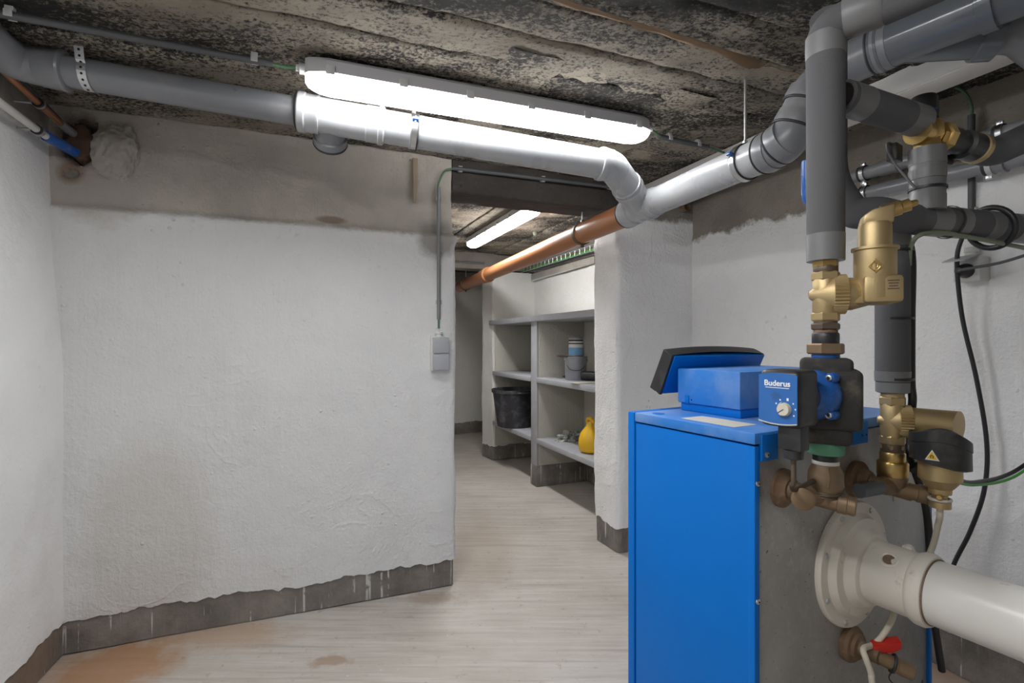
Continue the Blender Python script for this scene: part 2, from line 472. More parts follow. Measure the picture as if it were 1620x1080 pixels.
# grey cement skirting with runs of white paint
t = NT('skirting')
c = t.mix(t.ramp(t.noise(7, 6, 0.65), 0.35, 0.68), (0.15, 0.136, 0.12), (0.27, 0.245, 0.22))
c = t.mix(t.math('MULTIPLY', t.ramp(t.noise(40, 5, 0.65, t.map(scale=(1, 1, 0.15))), 0.55, 0.72), 0.5), c, (0.30, 0.27, 0.24))
run = t.math('MULTIPLY', t.ramp(t.noise(55, 2, 0.5, t.map(scale=(1, 1, 0.02))), 0.635, 0.66), t.ramp(t.noise(12, 3), 0.44, 0.5))
c = t.mix(t.math('MULTIPLY', run, 0.85), c, (0.62, 0.61, 0.59))
c = t.mix(t.math('MULTIPLY', t.ramp(t.dist((WA0.x - 0.02, WA0.y - 0.2, 0.06)), 0.22, 0.05), 0.45), c, (0.33, 0.18, 0.08))
t.bump(t.math('ADD', t.noise(60, 6, 0.7), t.noise(30, 4, 0.6, t.map(scale=(1, 1, 0.2)))), 0.6, 0.008)
t.out(c, 0.85)

HOLE = on_a(126, 222)
HOLE2 = on_a(110, 272)
wall_mat('wall_back_paint', 1.618, 0.036, white=(0.76, 0.758, 0.75), bare=(0.54, 0.49, 0.43), bare_dark=(0.40, 0.365, 0.32), extra=(  # white duller than the other walls: light balance put into the paint colour
    (WA0 + WU * 0.10 + Z * 1.78, (1, 1, 0.8), 0.20, 0.85, (0.42, 0.385, 0.345)),
    (HOLE, (1, 1, 0.7), 0.085, 0.95, (0.075, 0.030, 0.012)),
    (HOLE2, (1, 1, 1), 0.05, 0.6, (0.20, 0.11, 0.06)),
    (WA0 + WU * 0.90 + Z * 1.648, (0.6, 0.6, 2.2), 0.045, 0.75, (0.20, 0.135, 0.085)),
    (WA0 + WU * 1.36 + Z * 1.60, (1, 1, 1), 0.11, 0.8, (0.24, 0.22, 0.195)),
    (WA0 + WU * 0.25 + Z * 0.35, (1, 1, 0.5), 0.25, 0.35, (0.50, 0.46, 0.41))))
wall_mat('wall_left_paint', 1.86, 0.05, bumpy=0.4, bare=(0.40, 0.37, 0.335), bare_dark=(0.33, 0.30, 0.27))
wall_mat('wall_right_paint', 1.705, 0.045, bare=(0.30, 0.265, 0.225), bare_dark=(0.20, 0.175, 0.145), stain=0.15)
wall_mat('wall_pier_paint', 1.80, 0.04, stain=0.2)
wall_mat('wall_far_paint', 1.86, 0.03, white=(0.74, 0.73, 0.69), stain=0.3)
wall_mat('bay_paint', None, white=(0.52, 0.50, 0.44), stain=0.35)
wall_mat('lintel_concrete', 0.0, 0.0, 0.06, bare=(0.055, 0.046, 0.040), bare_dark=(0.032, 0.027, 0.024))
wall_mat('beam_concrete', 0.0, 0.0, bare=(0.40, 0.37, 0.33), bare_dark=(0.30, 0.275, 0.24))

# ------------------------------------------------------------------ the room
def N(x, y, z, s):
    return noise.noise(Vector((x * s, y * s, z * s)))
def resample(poly, ds, rc=0.0):
    pts = fil(poly, rc, 5) if rc else [Vector(p) for p in poly]
    out = [pts[0]]
    for a, b in zip(pts, pts[1:]):
        n = max(1, int(round((b - a).length / ds)))
        out += [lerp(a, b, k / n) for k in range(1, n + 1)]
    return out
def wall(name, poly, z0, z1, ds, mat, side, disp=None, rc=0.0, amp=0.006, z0f=None, inset=0.0, parent=None):
    """plaster skin along a plan polyline; side +1/-1 tells which side faces the room; z0f(x, y) gives a ragged lower edge with a lip"""
    pts = resample([Vector((p[0], p[1], 0)) for p in poly], ds, rc)
    nz = max(2, int((z1 - z0) / ds))
    n = len(pts)
    vs, fs = [], []
    cols = nz + 1 + (1 if z0f else 0)
    for i, p in enumerate(pts):
        d = (pts[min(i + 1, n - 1)] - pts[max(i - 1, 0)]).normalized()
        nn = Vector((d.y, -d.x, 0)) * side
        zb = z0 + (z0f(p.x, p.y) if z0f else 0)
        if z0f: vs.append(p - nn * 0.03 + Z * zb)
        for k in range(nz + 1):
            z = lerp(zb, z1, k / nz)
            o = amp * (N(p.x, p.y, z, 2.2) * 1.6 + N(p.x, p.y, z, 6.5) * 0.8 + N(p.x + 9, p.y, z, 19) * 0.35) - inset
            if disp: o += disp(p.x, p.y, z)
            vs.append(p + nn * o + Z * z)
    for i in range(n - 1):
        for k in range(cols - 1):
            a = i * cols + k
            fs.append((a, a + cols, a + cols + 1, a + 1))
    mb = MB(); mb.v, mb.f = vs, fs
    o = mb.build(name, mat, parent, fix=False, angle=80)
    return struct(o) if parent is None else o

def ragged(seed, base=0.118, amp=0.018):
    return lambda x, y: base + amp * (N(x + seed, y, 0, 5) + 0.6 * N(x, y + seed, 0, 23) + 0.4 * N(x, y + seed, 0, 55))

def disp_back(x, y, z):
    t = (Vector((x, y, 0)) - WA0).dot(WU)
    o = 0.012 * math.exp(-((z - 1.605) / 0.022) ** 2) * sstep(t, 0.0, 0.1)      # ledge of plaster under the bare beam
    o -= 0.012 * sstep(z, 1.61, 1.635)
    hx = ((t - (HOLE - WA0).dot(WU)) / 0.050, (z - HOLE.z) / 0.085)
    r = math.hypot(*hx) + 0.25 * N(x, y, z, 22)
    o -= 0.20 * sstep(r, 1.08, 0.86)
    r = math.hypot(t - (HOLE2 - WA0).dot(WU), z - HOLE2.z)
    o -= 0.06 * sstep(r, 0.021, 0.015)
    o += 0.010 * math.exp(-((t - 1.36) / 0.08) ** 2) * sstep(z, 1.5, 1.4)
    return o
JAMB = WA0 + WU * 1.443
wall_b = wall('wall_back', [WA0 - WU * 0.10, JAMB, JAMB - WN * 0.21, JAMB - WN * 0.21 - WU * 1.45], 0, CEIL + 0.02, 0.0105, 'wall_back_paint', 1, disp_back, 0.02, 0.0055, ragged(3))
struct(wall('baseboard_back', [WA0 - WU * 0.06, JAMB, JAMB - WN * 0.21, JAMB - WN * 0.21 - WU * 1.45], 0, 0.20, 0.012, 'skirting', 1, None, 0.02, 0.005, None, 0.006))
lean = lambda x, y, z: -0.045 * sstep(z, 1.0, 1.75)
wall('wall_left', [L0 - LU * 0.12, L0 + LU * 3.6], 0, CEIL + 0.02, 0.016, 'wall_left_paint', -1, lean, 0, 0.006, ragged(8))
struct(wall('baseboard_left', [L0 - LU * 0.12, L0 + LU * 3.6], 0, 0.20, 0.016, 'skirting', -1, None, 0, 0.005, None, 0.004))
PI0 = Vector((0.464, 2.897, 0)); PI1 = Vector((0.565, 2.69, 0))
wall('wall_pier', [PI0 + WU * 0.5, PI0, PI1, R0 + WU * 0.04], 0, CEIL + 0.02, 0.0125, 'wall_pier_paint', 1,
     lambda x, y, z: 0.008 * math.exp(-((z - 1.66) / 0.03) ** 2), 0.03, 0.007, ragged(15, 0.13, 0.02))
struct(wall('baseboard_pier', [PI0 + WU * 0.5, PI0, PI1, R0 + WU * 0.04], 0, 0.21, 0.0125, 'skirting', 1, None, 0.03, 0.006, None, 0.005))
wall('wall_right', [R0 - RU * 0.05, R0 + RU * 4.6], 0, CEIL + 0.02, 0.016, 'wall_right_paint', 1,
     lambda x, y, z: 0.010 * sstep(N(x, y, z, 3.3), 0.15, 0.45) * sstep(z, 1.3, 1.45) * sstep(z, 1.72, 1.6) - 0.006 * sstep(z, 1.70, 1.73), 0, 0.006, ragged(21, 0.14, 0.015))
struct(wall('baseboard_right', [R0 - RU * 0.05, R0 + RU * 4.6], 0, 0.22, 0.016, 'skirting', 1, None, 0, 0.006, None, 0.004))
rear = Vector((0, -1.55, 0))
wall('wall_rear', [L0 + LU * 3.58, R0 + RU * 4.58], 0, CEIL + 0.02, 0.06, 'wall_far_paint', -1)

# lintel over the opening
lb = 1.825
pa, pb = JAMB - WU * 0.012, PI1 + WU * 0.08
mb = MB()
nu, n = 60, 0
prof = [(-0.008, CEIL + 0.02), (-0.008, lb + 0.012), (-0.020, lb), (-0.2, lb + 0.004), (-0.2, CEIL + 0.02)]
vs, fs = [], []
dense = []
for (o1, z1), (o2, z2) in zip(prof, prof[1:]):
    m = max(1, int(math.hypot(o1 - o2, z1 - z2) / 0.02))
    dense += [(lerp(o1, o2, k / m), lerp(z1, z2, k / m)) for k in range(m)]
dense.append(prof[-1])
for i in range(nu + 1):
    p = lerp(pa, pb, i / nu)
    for o, z in dense:
        q = p + WN * (o + 0.004 * N(p.x, p.y, z, 9)) + Z * (z + 0.006 * N(p.x, p.y + o, 3, 11))
        vs.append(q)
for i in range(nu):
    for k in range(len(dense) - 1):
        a = i * len(dense) + k
        fs.append((a, a + 1, a + len(dense) + 1, a + len(dense)))
mb.v, mb.f = vs, fs
struct(mb.build('wall_lintel', 'lintel_concrete', fix=True, angle=50))

# floor
mb = MB()
nx, ny = 110, 130
vs, fs = [], []
for j in range(ny + 1):
    for i in range(nx + 1):
        x, y = lerp(-2.6, 3.2, i / nx), lerp(-2.2, 7.2, j / ny)
        vs.append(Vector((x, y, 0.006 * N(x, y, 0, 1.3) - 0.004)))
for j in range(ny):
    for i in range(nx):
        a = j * (nx + 1) + i
        fs.append((a, a + 1, a + nx + 2, a + nx + 1))
mb.v, mb.f = vs, fs
struct(mb.build('floor', 'floor_concrete', fix=False))

# ceiling: board-marked concrete, one strip per board of the old formwork
def board(parent, name, o, u, w, q0, q1, s0, s1, z, mat, seed, ds=0.016, rough=0.004):
    """strip between q0 and q1 (along w from o) from s0 to s1 (along u); a shallow upstand closes each edge"""
    nq = max(2, int((q1 - q0) / ds)); ns = int((s1 - s0) / ds)
    vs, fs = [], []
    for i in range(ns + 1):
        s = lerp(s0, s1, i / ns)
        wob = 0.004 * N(s, seed, 0, 7)
        for k in range(-1, nq + 2):
            kk = min(max(k, 0), nq)
            q = lerp(q0, q1, kk / nq) + wob
            p = o + u * s + w * q
            zz = z + rough * (N(p.x, p.y, seed, 9) + 0.9 * N(p.x, p.y, seed, 28) + 0.5 * N(p.x, p.y, seed, 62))
            edge = min(kk, nq - kk) * ds
            zz += 0.006 * sstep(edge, 0.02, 0.0)
            if k != kk: zz = z + 0.04
            vs.append(Vector((p.x, p.y, zz)))
    m = nq + 3
    for i in range(ns):
        for k in range(m - 1):
            a = i * m + k
            fs.append((a, a + 1, a + m + 1, a + m))
    b = MB(); b.v, b.f = vs, fs
    return b.build(name, mat, parent, fix=False, angle=75)
mb = MB()
mb.box((0.3, 2.4, CEIL + 0.09), (3.2, 0, 0), (0, 5.0, 0), (0, 0, 0.04))
ceil = struct(mb.build('ceiling', 'lintel_concrete'))
W2 = -WN                                             # away from the camera
qs = [0.10, 0.32, 0.56, 0.85, 1.0, 1.148, 1.30, 1.45, 1.60, 1.75, 1.90, 2.05, 2.30]
dz = [0.0, 0.004, -0.004, -0.012, -0.006, 0.004, 0.001, -0.003, 0.003, -0.002, 0.002, 0.0]
for i, (a, b) in enumerate(zip(qs, qs[1:])):
    board(ceil, 'ceiling_board', Vector((0, 0, 0)), WU, W2, a, b, -2.0, 2.4, CEIL + dz[i], 'ceiling_concrete', i * 3.1)
board(ceil, 'ceiling_board', Vector((0, 0, 0)), WU, W2, -2.6, 0.10, -2.6, 2.6, CEIL, 'ceiling_concrete', 50, 0.05)
for i in range(9):
    a = -1.35 + i * 0.2
    board(ceil, 'ceiling_board', S0, PD, PR, a, a + 0.2, -2.2, 2.7, CEIL + (0.006, -0.004, 0.002)[i % 3], 'ceiling_concrete_far', 80 + i * 2.3, 0.03, 0.005)

# the passage behind the opening
def wstrip(name, s0, d0, s1, d1, z0, z1, side, mat='wall_far_paint', ds=0.03, rag=None):
    a, b = sh(s0, d0, 0), sh(s1, d1, 0)
    return wall(name, [a, b], z0, z1, ds, mat, side, None, 0, 0.006, rag)
wstrip('wall_passage_right', -1.3, 0.44, 2.45, 0.44, 0, CEIL, -1, rag=ragged(31, 0.14))
struct(wall('baseboard_passage_right', [sh(-1.3, 0.44, 0), sh(2.45, 0.44, 0)], 0, 0.22, 0.03, 'skirting', -1, None, 0, 0.004, None, 0.005))
wstrip('wall_passage_far', 2.4, 0.5, 2.4, -1.6, 0, CEIL, -1, rag=ragged(37, 0.14))
struct(wall('baseboard_passage_far', [sh(2.4, 0.5, 0), sh(2.4, -1.6, 0)], 0, 0.22, 0.03, 'skirting', -1, None, 0, 0.004, None, 0.005))
wstrip('wall_passage_left', 2.45, -1.25, -1.10, -1.25, 0, CEIL, -1, rag=ragged(41, 0.14))
# pier at the far end of the shelving
c4 = [sh(0.97, 0.46, 0), sh(0.97, 0.0, 0), sh(1.20, -0.03, 0), sh(1.20, 0.46, 0)]
wall('wall_shelf_pier', c4, 0, 1.80, 0.02, 'wall_far_paint', -1, None, 0.02, 0.006, ragged(44, 0.13, 0.02))
struct(wall('baseboard_shelf_pier', c4, 0, 0.22, 0.02, 'skirting', -1, None, 0.02, 0.005, None, 0.005))
# concrete beam across the passage
mb = MB()
mb.box(sh(1.17, -0.4, 1.915), PD * 0.09, PR * 0.86, Z * 0.085, 0.01)
struct(mb.build('ceiling_beam', 'beam_concrete'))

# built-in shelving: painted slabs on a rendered dividing wall
shelf = thing('masonry_shelf', 'grey painted built-in masonry shelving in the passage beyond the opening', 'shelf', sh(0.05, 0.2, 0))
def slab(name, s0, s1, d0, d1, z0, z1, mat, par, bev=0.006):
    return MB().box(sh((s0 + s1) / 2, (d0 + d1) / 2, (z0 + z1) / 2), PD * ((s1 - s0) / 2), PR * ((d1 - d0) / 2), Z * ((z1 - z0) / 2), bev).build(name, mat, par)
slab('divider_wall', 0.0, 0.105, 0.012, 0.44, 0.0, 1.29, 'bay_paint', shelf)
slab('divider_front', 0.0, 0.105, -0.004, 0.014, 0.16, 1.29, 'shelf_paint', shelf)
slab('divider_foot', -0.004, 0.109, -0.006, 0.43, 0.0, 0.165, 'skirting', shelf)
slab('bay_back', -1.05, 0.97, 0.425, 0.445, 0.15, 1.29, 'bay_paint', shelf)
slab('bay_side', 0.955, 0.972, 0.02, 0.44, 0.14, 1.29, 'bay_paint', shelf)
slab('top_slab', -1.05, 1.0, -0.03, 0.44, 1.285, 1.33, 'shelf_paint', shelf)
for za, zb in ((0.338, 0.378), (0.81, 0.85)):
    slab('shelf_board', 0.105, 0.96, -0.008, 0.43, za, zb, 'shelf_paint', shelf)
    slab('shelf_board', -1.05, 0.0, -0.008, 0.43, za, zb, 'shelf_paint', shelf)

# ------------------------------------------------------------------ strip lights
def strip_light(label, pa, pb, nclip=6, group='ceiling strip lights', glow='lamp_glow'):
    """pa, pb: ends at ceiling height"""
    pa, pb = Vector(pa), Vector(pb)
    u = (pb - pa).normalized(); L = (pb - pa).length
    w = Vector((u.y, -u.x, 0))
    root = thing('strip_light', label, 'light', Vector(((pa.x + pb.x) / 2, (pa.y + pb.y) / 2, CEIL - 0.095)), group)
    def loft(sec):
        """sec(s) -> list of (across, z); lofted from end to end"""
        mb = MB(); vs = []; fs = []
        ss = [0, 0.008, 0.02, 0.04, 0.07] + [0.07 + (L - 0.14) * k / 12 for k in range(1, 12)] + [L - 0.07, L - 0.04, L - 0.02, L - 0.008, L]
        for s in ss:
            for a, z in sec(s): vs.append(pa + u * s + w * a + Z * z)
        m = len(sec(0.0))
        for i in range(len(ss) - 1):
            for k in range(m):
                k2 = (k + 1) % m
                fs.append((i * m + k, i * m + k2, (i + 1) * m + k2, (i + 1) * m + k))
        fs.append(tuple(range(m))); fs.append(tuple((len(ss) - 1) * m + k for k in range(m)))
        mb.v, mb.f = vs, fs
        return mb
    def endw(s):
        e = min(s, L - s)
        return min(1.0, 0.45 + 0.55 * math.sqrt(min(1, e / 0.06)))
    hw = 0.054
    body = lambda s: [(-hw * endw(s), -0.048), (-hw * endw(s), -0.02), (-0.8 * hw * endw(s), -0.008), (0.8 * hw * endw(s), -0.008), (hw * endw(s), -0.02), (hw * endw(s), -0.048)]
    loft(body).build('housing', 'lamp_body', root)
    rim = lambda s: [(-1.06 * hw * endw(s), -0.047), (-1.06 * hw * endw(s), -0.056), (1.06 * hw * endw(s), -0.056), (1.06 * hw * endw(s), -0.047)]
    loft(rim).build('gasket_rim', 'lamp_body', root)
    def lens(s):
        k = endw(s); d = 0.040 * min(1.0, 0.3 + 0.7 * math.sqrt(min(1, min(s, L - s) / 0.05)))
        return [(-hw * k * math.cos(a), -0.056 - d * math.sin(a) ** 0.8) for a in [math.pi * i / 10 for i in range(11)]]
    loft(lens).build('diffuser', glow, root)
    for k in range(nclip):
        s = 0.07 + (L - 0.14) * k / (nclip - 1)
        for sd in (-1, 1):
            MB().box(pa + u * s + w * (sd * (hw + 0.004)) + Z * (-0.05), u * 0.013, w * 0.003, Z * 0.013, 0.001).build('latch', 'clip', root)
    for s, d in ((-0.012, -1), (L + 0.012, 1)):
        MB().lathe(pa + u * s + Z * (-0.032), u * d, [(-0.02, 0.016), (0.004, 0.016), (0.006, 0.011), (0.014, 0.010)], 12).build('cable_gland', 'lamp_body', root)
    return root
la, lb2 = at(483, 140, 1.52), at(1022, 222, 1.94)
la.z = lb2.z = CEIL
strip_light('long lit strip light under the dark ceiling above the grey pipe', la, lb2)
fa, fb = at(745, 395, 4.14), at(848, 340, 3.0)
fa.z = fb.z = CEIL
strip_light('lit strip light seen through the opening in the far passage', fa, fb, glow='lamp_glow_far')
strip_light('lit strip light on the ceiling behind the viewer', Vector((-0.17, -0.26, CEIL)), Vector((-0.65, 0.86, CEIL)), glow='lamp_glow_rear')

# ------------------------------------------------------------------ grey drain along the partition
k0 = Vector((-1.246, 1.51, 1.922)); kd = Vector((0.8333, 0.2304, -0.0568))
K = lambda k: k0 + kd * k
kax = kd.normalized()
drain = thing('drain_pipe', 'grey plastic drain pipe running left along the partition below the ceiling', 'pipe', K(0.65))
cor = K(-0.23)
toward = cor + LU * 0.6 + Z * 0.02
mb = MB().tube(fil([K(-0.08), cor, toward], 0.13, 10), 0.052, 28)
elb = mb.build('elbow', 'pvc_grey', drain)
MB().lathe(K(-0.085), -kax, [(-0.008, 0.046), (-0.006, 0.056), (0.0, 0.059), (0.012, 0.056), (0.055, 0.055), (0.06, 0.052)], 32).build('socket', 'pvc_grey', drain)
MB().lathe(K(-0.13), kax, [(0, 0.045), (0.70, 0.045)], 32).build('pipe', 'pvc_grey', drain)
MB().lathe(K(0.652), kax, [(0, 0.047), (0.0, 0.060), (0.004, 0.0635), (0.022, 0.0635), (0.026, 0.060), (0.058, 0.060), (0.060, 0.0615), (0.066, 0.0615), (0.068, 0.057), (0.215, 0.057), (0.218, 0.0595), (0.255, 0.0595), (0.258, 0.0635), (0.272, 0.0635), (0.276, 0.058), (0.277, 0.055)], 36).build('branch_fitting', 'pvc_light', drain)
MB().ring(K(0.650), kax, 0.052, 0.006, 32).build('seal_ring', 'rubber', drain)
bp = K(0.765)
bd = (Vector((0, 0, -0.55)) - WN * 0.9 + kax * 0.05).normalized()
br = MB().lathe(bp, bd, [(0.02, 0.05), (0.075, 0.05), (0.077, 0.056), (0.105, 0.056), (0.105, 0.049)], 32).build('branch_socket', 'pvc_grey', drain)
MB().ring(bp + bd * 0.105, bd, 0.052, 0.006, 32).build('seal_ring', 'rubber', br)
MB().lathe(bp + bd * 0.098, bd, [(0, 0.05), (0.006, 0.046), (0.007, 0.02)], 32).build('plug', 'pvc_shiny', br)
MB().lathe(K(0.97), kax, [(0, 0.055), (0.852, 0.055)], 36).build('pipe', 'pvc_light', drain)
e0 = K(1.92)
P2 = lambda Y: Vector((1.3305 - 0.35 * Y, Y, 1.71))
p2ax = Vector((0.35, -1, 0)).normalized()
jn = P2(2.19)
MB().lathe(K(1.895), kax, [(0, 0.055), (0.001, 0.0615), (0.012, 0.0635), (0.022, 0.0615), (0.05, 0.0585)], 36).build('socket', 'pvc_light', drain)
mid = lerp(e0, jn, 0.42) + kax * 0.05
MB().tube(fil([K(1.90), e0 + kax * 0.035, jn + Vector((-0.02, -0.03, 0.01))], 0.06, 10), 0.0575, 32).build('elbow', 'pvc_light', drain)
ed = (jn - e0 - kax * 0.035).normalized()
MB().lathe(lerp(e0 + kax * 0.035, jn, 0.42), ed, [(0, 0.058), (0.002, 0.063), (0.016, 0.063), (0.020, 0.060), (0.024, 0.0635), (0.04, 0.0635), (0.042, 0.058)], 36).build('socket', 'pvc_light', drain)

# perforated hanging strap and clamps
strap = thing('hanging_strap', 'perforated galvanized strap holding the grey drain near the left corner', 'strap', K(-0.02))
sp_ = K(-0.015)
pts = []
side = Vector((kax.y, -kax.x, 0)).normalized()
if side.y > 0: side = -side
loop = []
for i in range(13):
    a = math.radians(-95 + i * 14)
    loop.append(sp_ + side * (0.0475 * math.cos(a)) + Z * (0.0475 * math.sin(a)))
top = [Vector((sp_.x, sp_.y, CEIL)) + side * 0.055]
mb = MB()
path = loop[:9] + [sp_ + side * 0.052 + Z * 0.02, Vector((sp_.x, sp_.y, CEIL - 0.002)) + side * 0.060]
for p, q in zip(path, path[1:]):
    d = (q - p)
    nrm = d.cross(kax).normalized()
    mb.box((p + q) / 2, d * 0.5, kax * 0.0115, nrm * 0.0008)
st = mb.build('band', 'zinc', strap, smooth=False)
seglen = [(q - p).length for p, q in zip(path, path[1:])]
tot = sum(seglen); s = 0.012
while s < tot - 0.01:
    a = s; i = 0
    while a > seglen[i]: a -= seglen[i]; i += 1
    p, q = path[i], path[i + 1]; d = (q - p).normalized(); nrm = d.cross(kax).normalized()
    c = p + d * a
    if (c - sp_).dot(nrm) < 0: nrm = -nrm
    MB().lathe(c + nrm * 0.0007, nrm, [(0, 0.0035), (0.0006, 0.0035)], 10).build('punched_hole', 'dark_void', strap)
    s += 0.0165

def clamp(label, c, ax, R, tabdir, rod=None, group='pipe clamps on the grey drains', steel='steel'):
    c = Vector(c); ax = Vector(ax).normalized()
    root = thing('pipe_clamp', label, 'clamp', c, group)
    MB().band(c, ax, R + 0.0005, 0.022, 0.0035, 36).build('ring', steel, root)
    for s in (-0.0115, 0.0115):
        MB().ring(c + ax * s, ax, R + 0.0025, 0.003, 36, 6).build('rubber_edge', 'rubber' if s > 0 else steel, root)
    td = Vector(tabdir); td = (td - ax * td.dot(ax)).normalized()
    tn = ax.cross(td)
    t_ = MB().box(c + td * (R + 0.009), td * 0.010, ax * 0.010, tn * 0.004, 0.002).build('blue_tab', 'blue_plastic', root)
    MB().lathe(c + td * (R + 0.010) - tn * 0.012, tn, [(0, 0.003), (0.024, 0.003)], 8).build('screw', 'steel', t_)
    if rod is not None:
        MB().tube([c + Z * (R + 0.002), Vector((c.x, c.y, rod))], 0.004, 10).build('rod', 'zinc', root)
        MB().hexa(c + Z * (R + 0.001), Z, 0.016, 0.008).build('nut', 'zinc', root)
    return root
clamp('steel clamp with blue tab on the grey drain below the long strip light', K(1.085), kax, 0.055, side + Z * 0.25, CEIL)
clamp('steel clamp with blue tab hanging from a threaded rod left of the insulated riser', P2(1.64), p2ax, 0.055, Vector((-1, -0.6, 0.35)), CEIL)

# ------------------------------------------------------------------ main drain: grey near part, orange far part
main = thing('main_drain', 'grey main drain climbing to the ceiling behind the insulated riser', 'pipe', P2(1.9))
MB().lathe(P2(2.13), p2ax, [(0, 0.055), (0.66, 0.055)], 40).build('pipe', 'pvc_light', main)
MB().lathe(P2(2.30), p2ax, [(0, 0.057), (0.002, 0.064), (0.014, 0.066), (0.03, 0.064), (0.07, 0.062), (0.072, 0.0585), (0.155, 0.0585), (0.157, 0.0645), (0.178, 0.0645), (0.180, 0.060), (0.215, 0.060), (0.217, 0.055)], 40).build('branch_fitting', 'pvc_light', main)
MB().ring(P2(2.305), p2ax, 0.0595, 0.005, 36).build('seal_ring', 'rubber', main)
rA, rB, rC, rD = P2(1.49), at(1293, 128, 1.45), at(1345, 90, 1.395), at(1640, -10, 1.09)
rB.z, rC.z, rD.z = 1.885, 1.905, 1.900
MB().tube(fil([P2(1.56), rA, lerp(rA, rB, 0.98), lerp(rC, rD, 0.2)], 0.10, 10), 0.0565, 36).build('elbow_run', 'pvc_grey', main)
for c, d in ((P2(1.545), p2ax), (P2(1.50) + Vector((0, 0, 0.012)), (p2ax + Z * 0.35).normalized()), (lerp(rA, rB, 0.36), (rB - rA).normalized()), (lerp(rA, rB, 0.72), (rB - rA).normalized()), (lerp(rC, rD, 0.22), (rD - rC).normalized())):
    MB().lathe(c - d * 0.02, d, [(0, 0.0575), (0.001, 0.061), (0.012, 0.0625), (0.024, 0.061), (0.04, 0.0595)], 36).build('socket', 'pvc_grey', main)
    MB().ring(c - d * 0.021, d, 0.0595, 0.004, 36).build('seal_ring', 'rubber', main)
dCD = (rD - rC).normalized()
MB().tube([lerp(rC, rD, 0.1), rD], 0.055, 36).build('pipe', 'pvc_shiny', main)
wy0 = lerp(rC, rD, 0.42)
wyd = Vector((0.62, 0.05, -0.10)).normalized()
MB().lathe(wy0, dCD, [(-0.10, 0.056), (-0.098, 0.062), (-0.07, 0.062), (-0.068, 0.0585), (0.12, 0.0585), (0.122, 0.0635), (0.15, 0.0635)], 36).build('branch_fitting', 'pvc_shiny', main)
bra = MB().lathe(wy0 - dCD * 0.03, (dCD * 0.6 + wyd * 0.9).normalized(), [(0, 0.057), (0.15, 0.057), (0.152, 0.064), (0.19, 0.064)], 36).build('branch_socket', 'pvc_shiny', main)
bax = (dCD * 0.6 + wyd * 0.9).normalized()
be = wy0 - dCD * 0.03 + bax * 0.188
MB().ring(be - bax * 0.002, bax, 0.058, 0.006, 36).build('seal_ring', 'rubber', bra)
MB().tube(fil([be - bax * 0.02, be + bax * 0.05, be + bax * 0.04 + Vector((0.35, 0.14, -0.07))], 0.06), 0.050, 32).build('branch_pipe', 'pvc_grey', main)

orange = thing('orange_drain', 'orange-brown plastic drain pipe running through the opening into the passage', 'pipe', P2(3.4))
MB().lathe(P2(2.24), -p2ax, [(0, 0.055), (3.35, 0.055)], 40).build('pipe', 'pvc_orange', orange)
def P2s(px):   # station on the pipe axis seen at a given pixel column
    return 1.3305 / ((px - CX) / F + 0.35)
yj = P2s(768)
MB().lathe(P2(yj), p2ax, [(-0.05, 0.056), (-0.045, 0.062), (0.06, 0.062), (0.065, 0.066), (0.10, 0.066), (0.11, 0.057)], 36).build('socket', 'pvc_orange', orange)
for px, lab in ((921, 'brown clamp on the orange drain beside the white pier'), (737, 'far brown clamp on the orange drain deep in the passage')):
    y = P2s(px); c = P2(y)
    root = thing('pipe_clamp', lab, 'clamp', c, 'clamps on the orange drain')
    MB().band(c, p2ax, 0.0555, 0.022, 0.005, 36).build('ring', 'brown_iron', root)
    for s in (1, -1):
        MB().box(c + Z * (s * 0.066), p2ax * 0.011, p2ax.cross(Z) * 0.007, Z * 0.009, 0.002).build('lug', 'brown_iron', root)
    MB().tube([c + Z * 0.07, Vector((c.x, c.y, CEIL))], 0.004, 8).build('rod', 'zinc', root)

# ------------------------------------------------------------------ conduits and switch
def conduit(name, label, pts, r, mat, clips=(), cdir=Z, ends=(), cat='conduit'):
    c = sum((Vector(p) for p in pts), Vector()) / len(pts)
    root = thing(name, label, cat, c)
    MB().tube(pts, r, 12).build('tube', mat, root)
    ax = (Vector(pts[-1]) - Vector(pts[0])).normalized()
    cd = Vector(cdir); cd = (cd - ax * cd.dot(ax)).normalized(); sd = ax.cross(cd)
    for f in clips:
        p = lerp(Vector(pts[0]), Vector(pts[-1]), f)
        cl = MB()
        cl.box(p + cd * (r + 0.006), ax * 0.009, sd * 0.008, cd * 0.006, 0.001)
        for s in (-1, 1):
            cl.box(p + sd * (s * (r + 0.0025)) + cd * 0.001, ax * 0.009, sd * 0.0018, cd * (r * 0.9), 0.0008)
        cl.build('clip', 'clip', root)
    for i, e in enumerate(ends):
        MB().tube(curve(e), 0.0045, 10).build('cable', 'green_cable', root)
    return root
zc = CEIL - 0.024
def atz(px, py, z):
    return at(px, py, (z - H) * F / (CY - py))
ca, cb = atz(-30, 16, zc), atz(432, 101, zc)
conduit('ceiling_conduit', 'dark conduit clipped to the ceiling left of the long strip light', [ca, cb], 0.0095, 'conduit', (0.085, 0.925),
        ends=([lerp(ca, cb, 0.98), atz(452, 106, zc), la + (la - lb2).normalized() * 0.02 - Z * 0.03],))
cc, cdn = atz(1042, 216, zc), atz(1120, 233, zc)
u_l = (lb2 - la).normalized()
conduit('ceiling_conduit', 'short dark conduit clipped to the ceiling right of the long strip light', [cc, cdn], 0.010, 'conduit', (0.2, 0.78),
        ends=([lb2 + u_l * 0.018 - Z * 0.03, lerp(cc, cdn, 0.05)], [lerp(cc, cdn, 0.95), atz(1135, 238, zc + 0.002), atz(1150, 243, zc + 0.006)]))
va, vb = on_a(694, 296, 0.014), on_a(694, 505, 0.014)
vb.x, vb.y = va.x, va.y
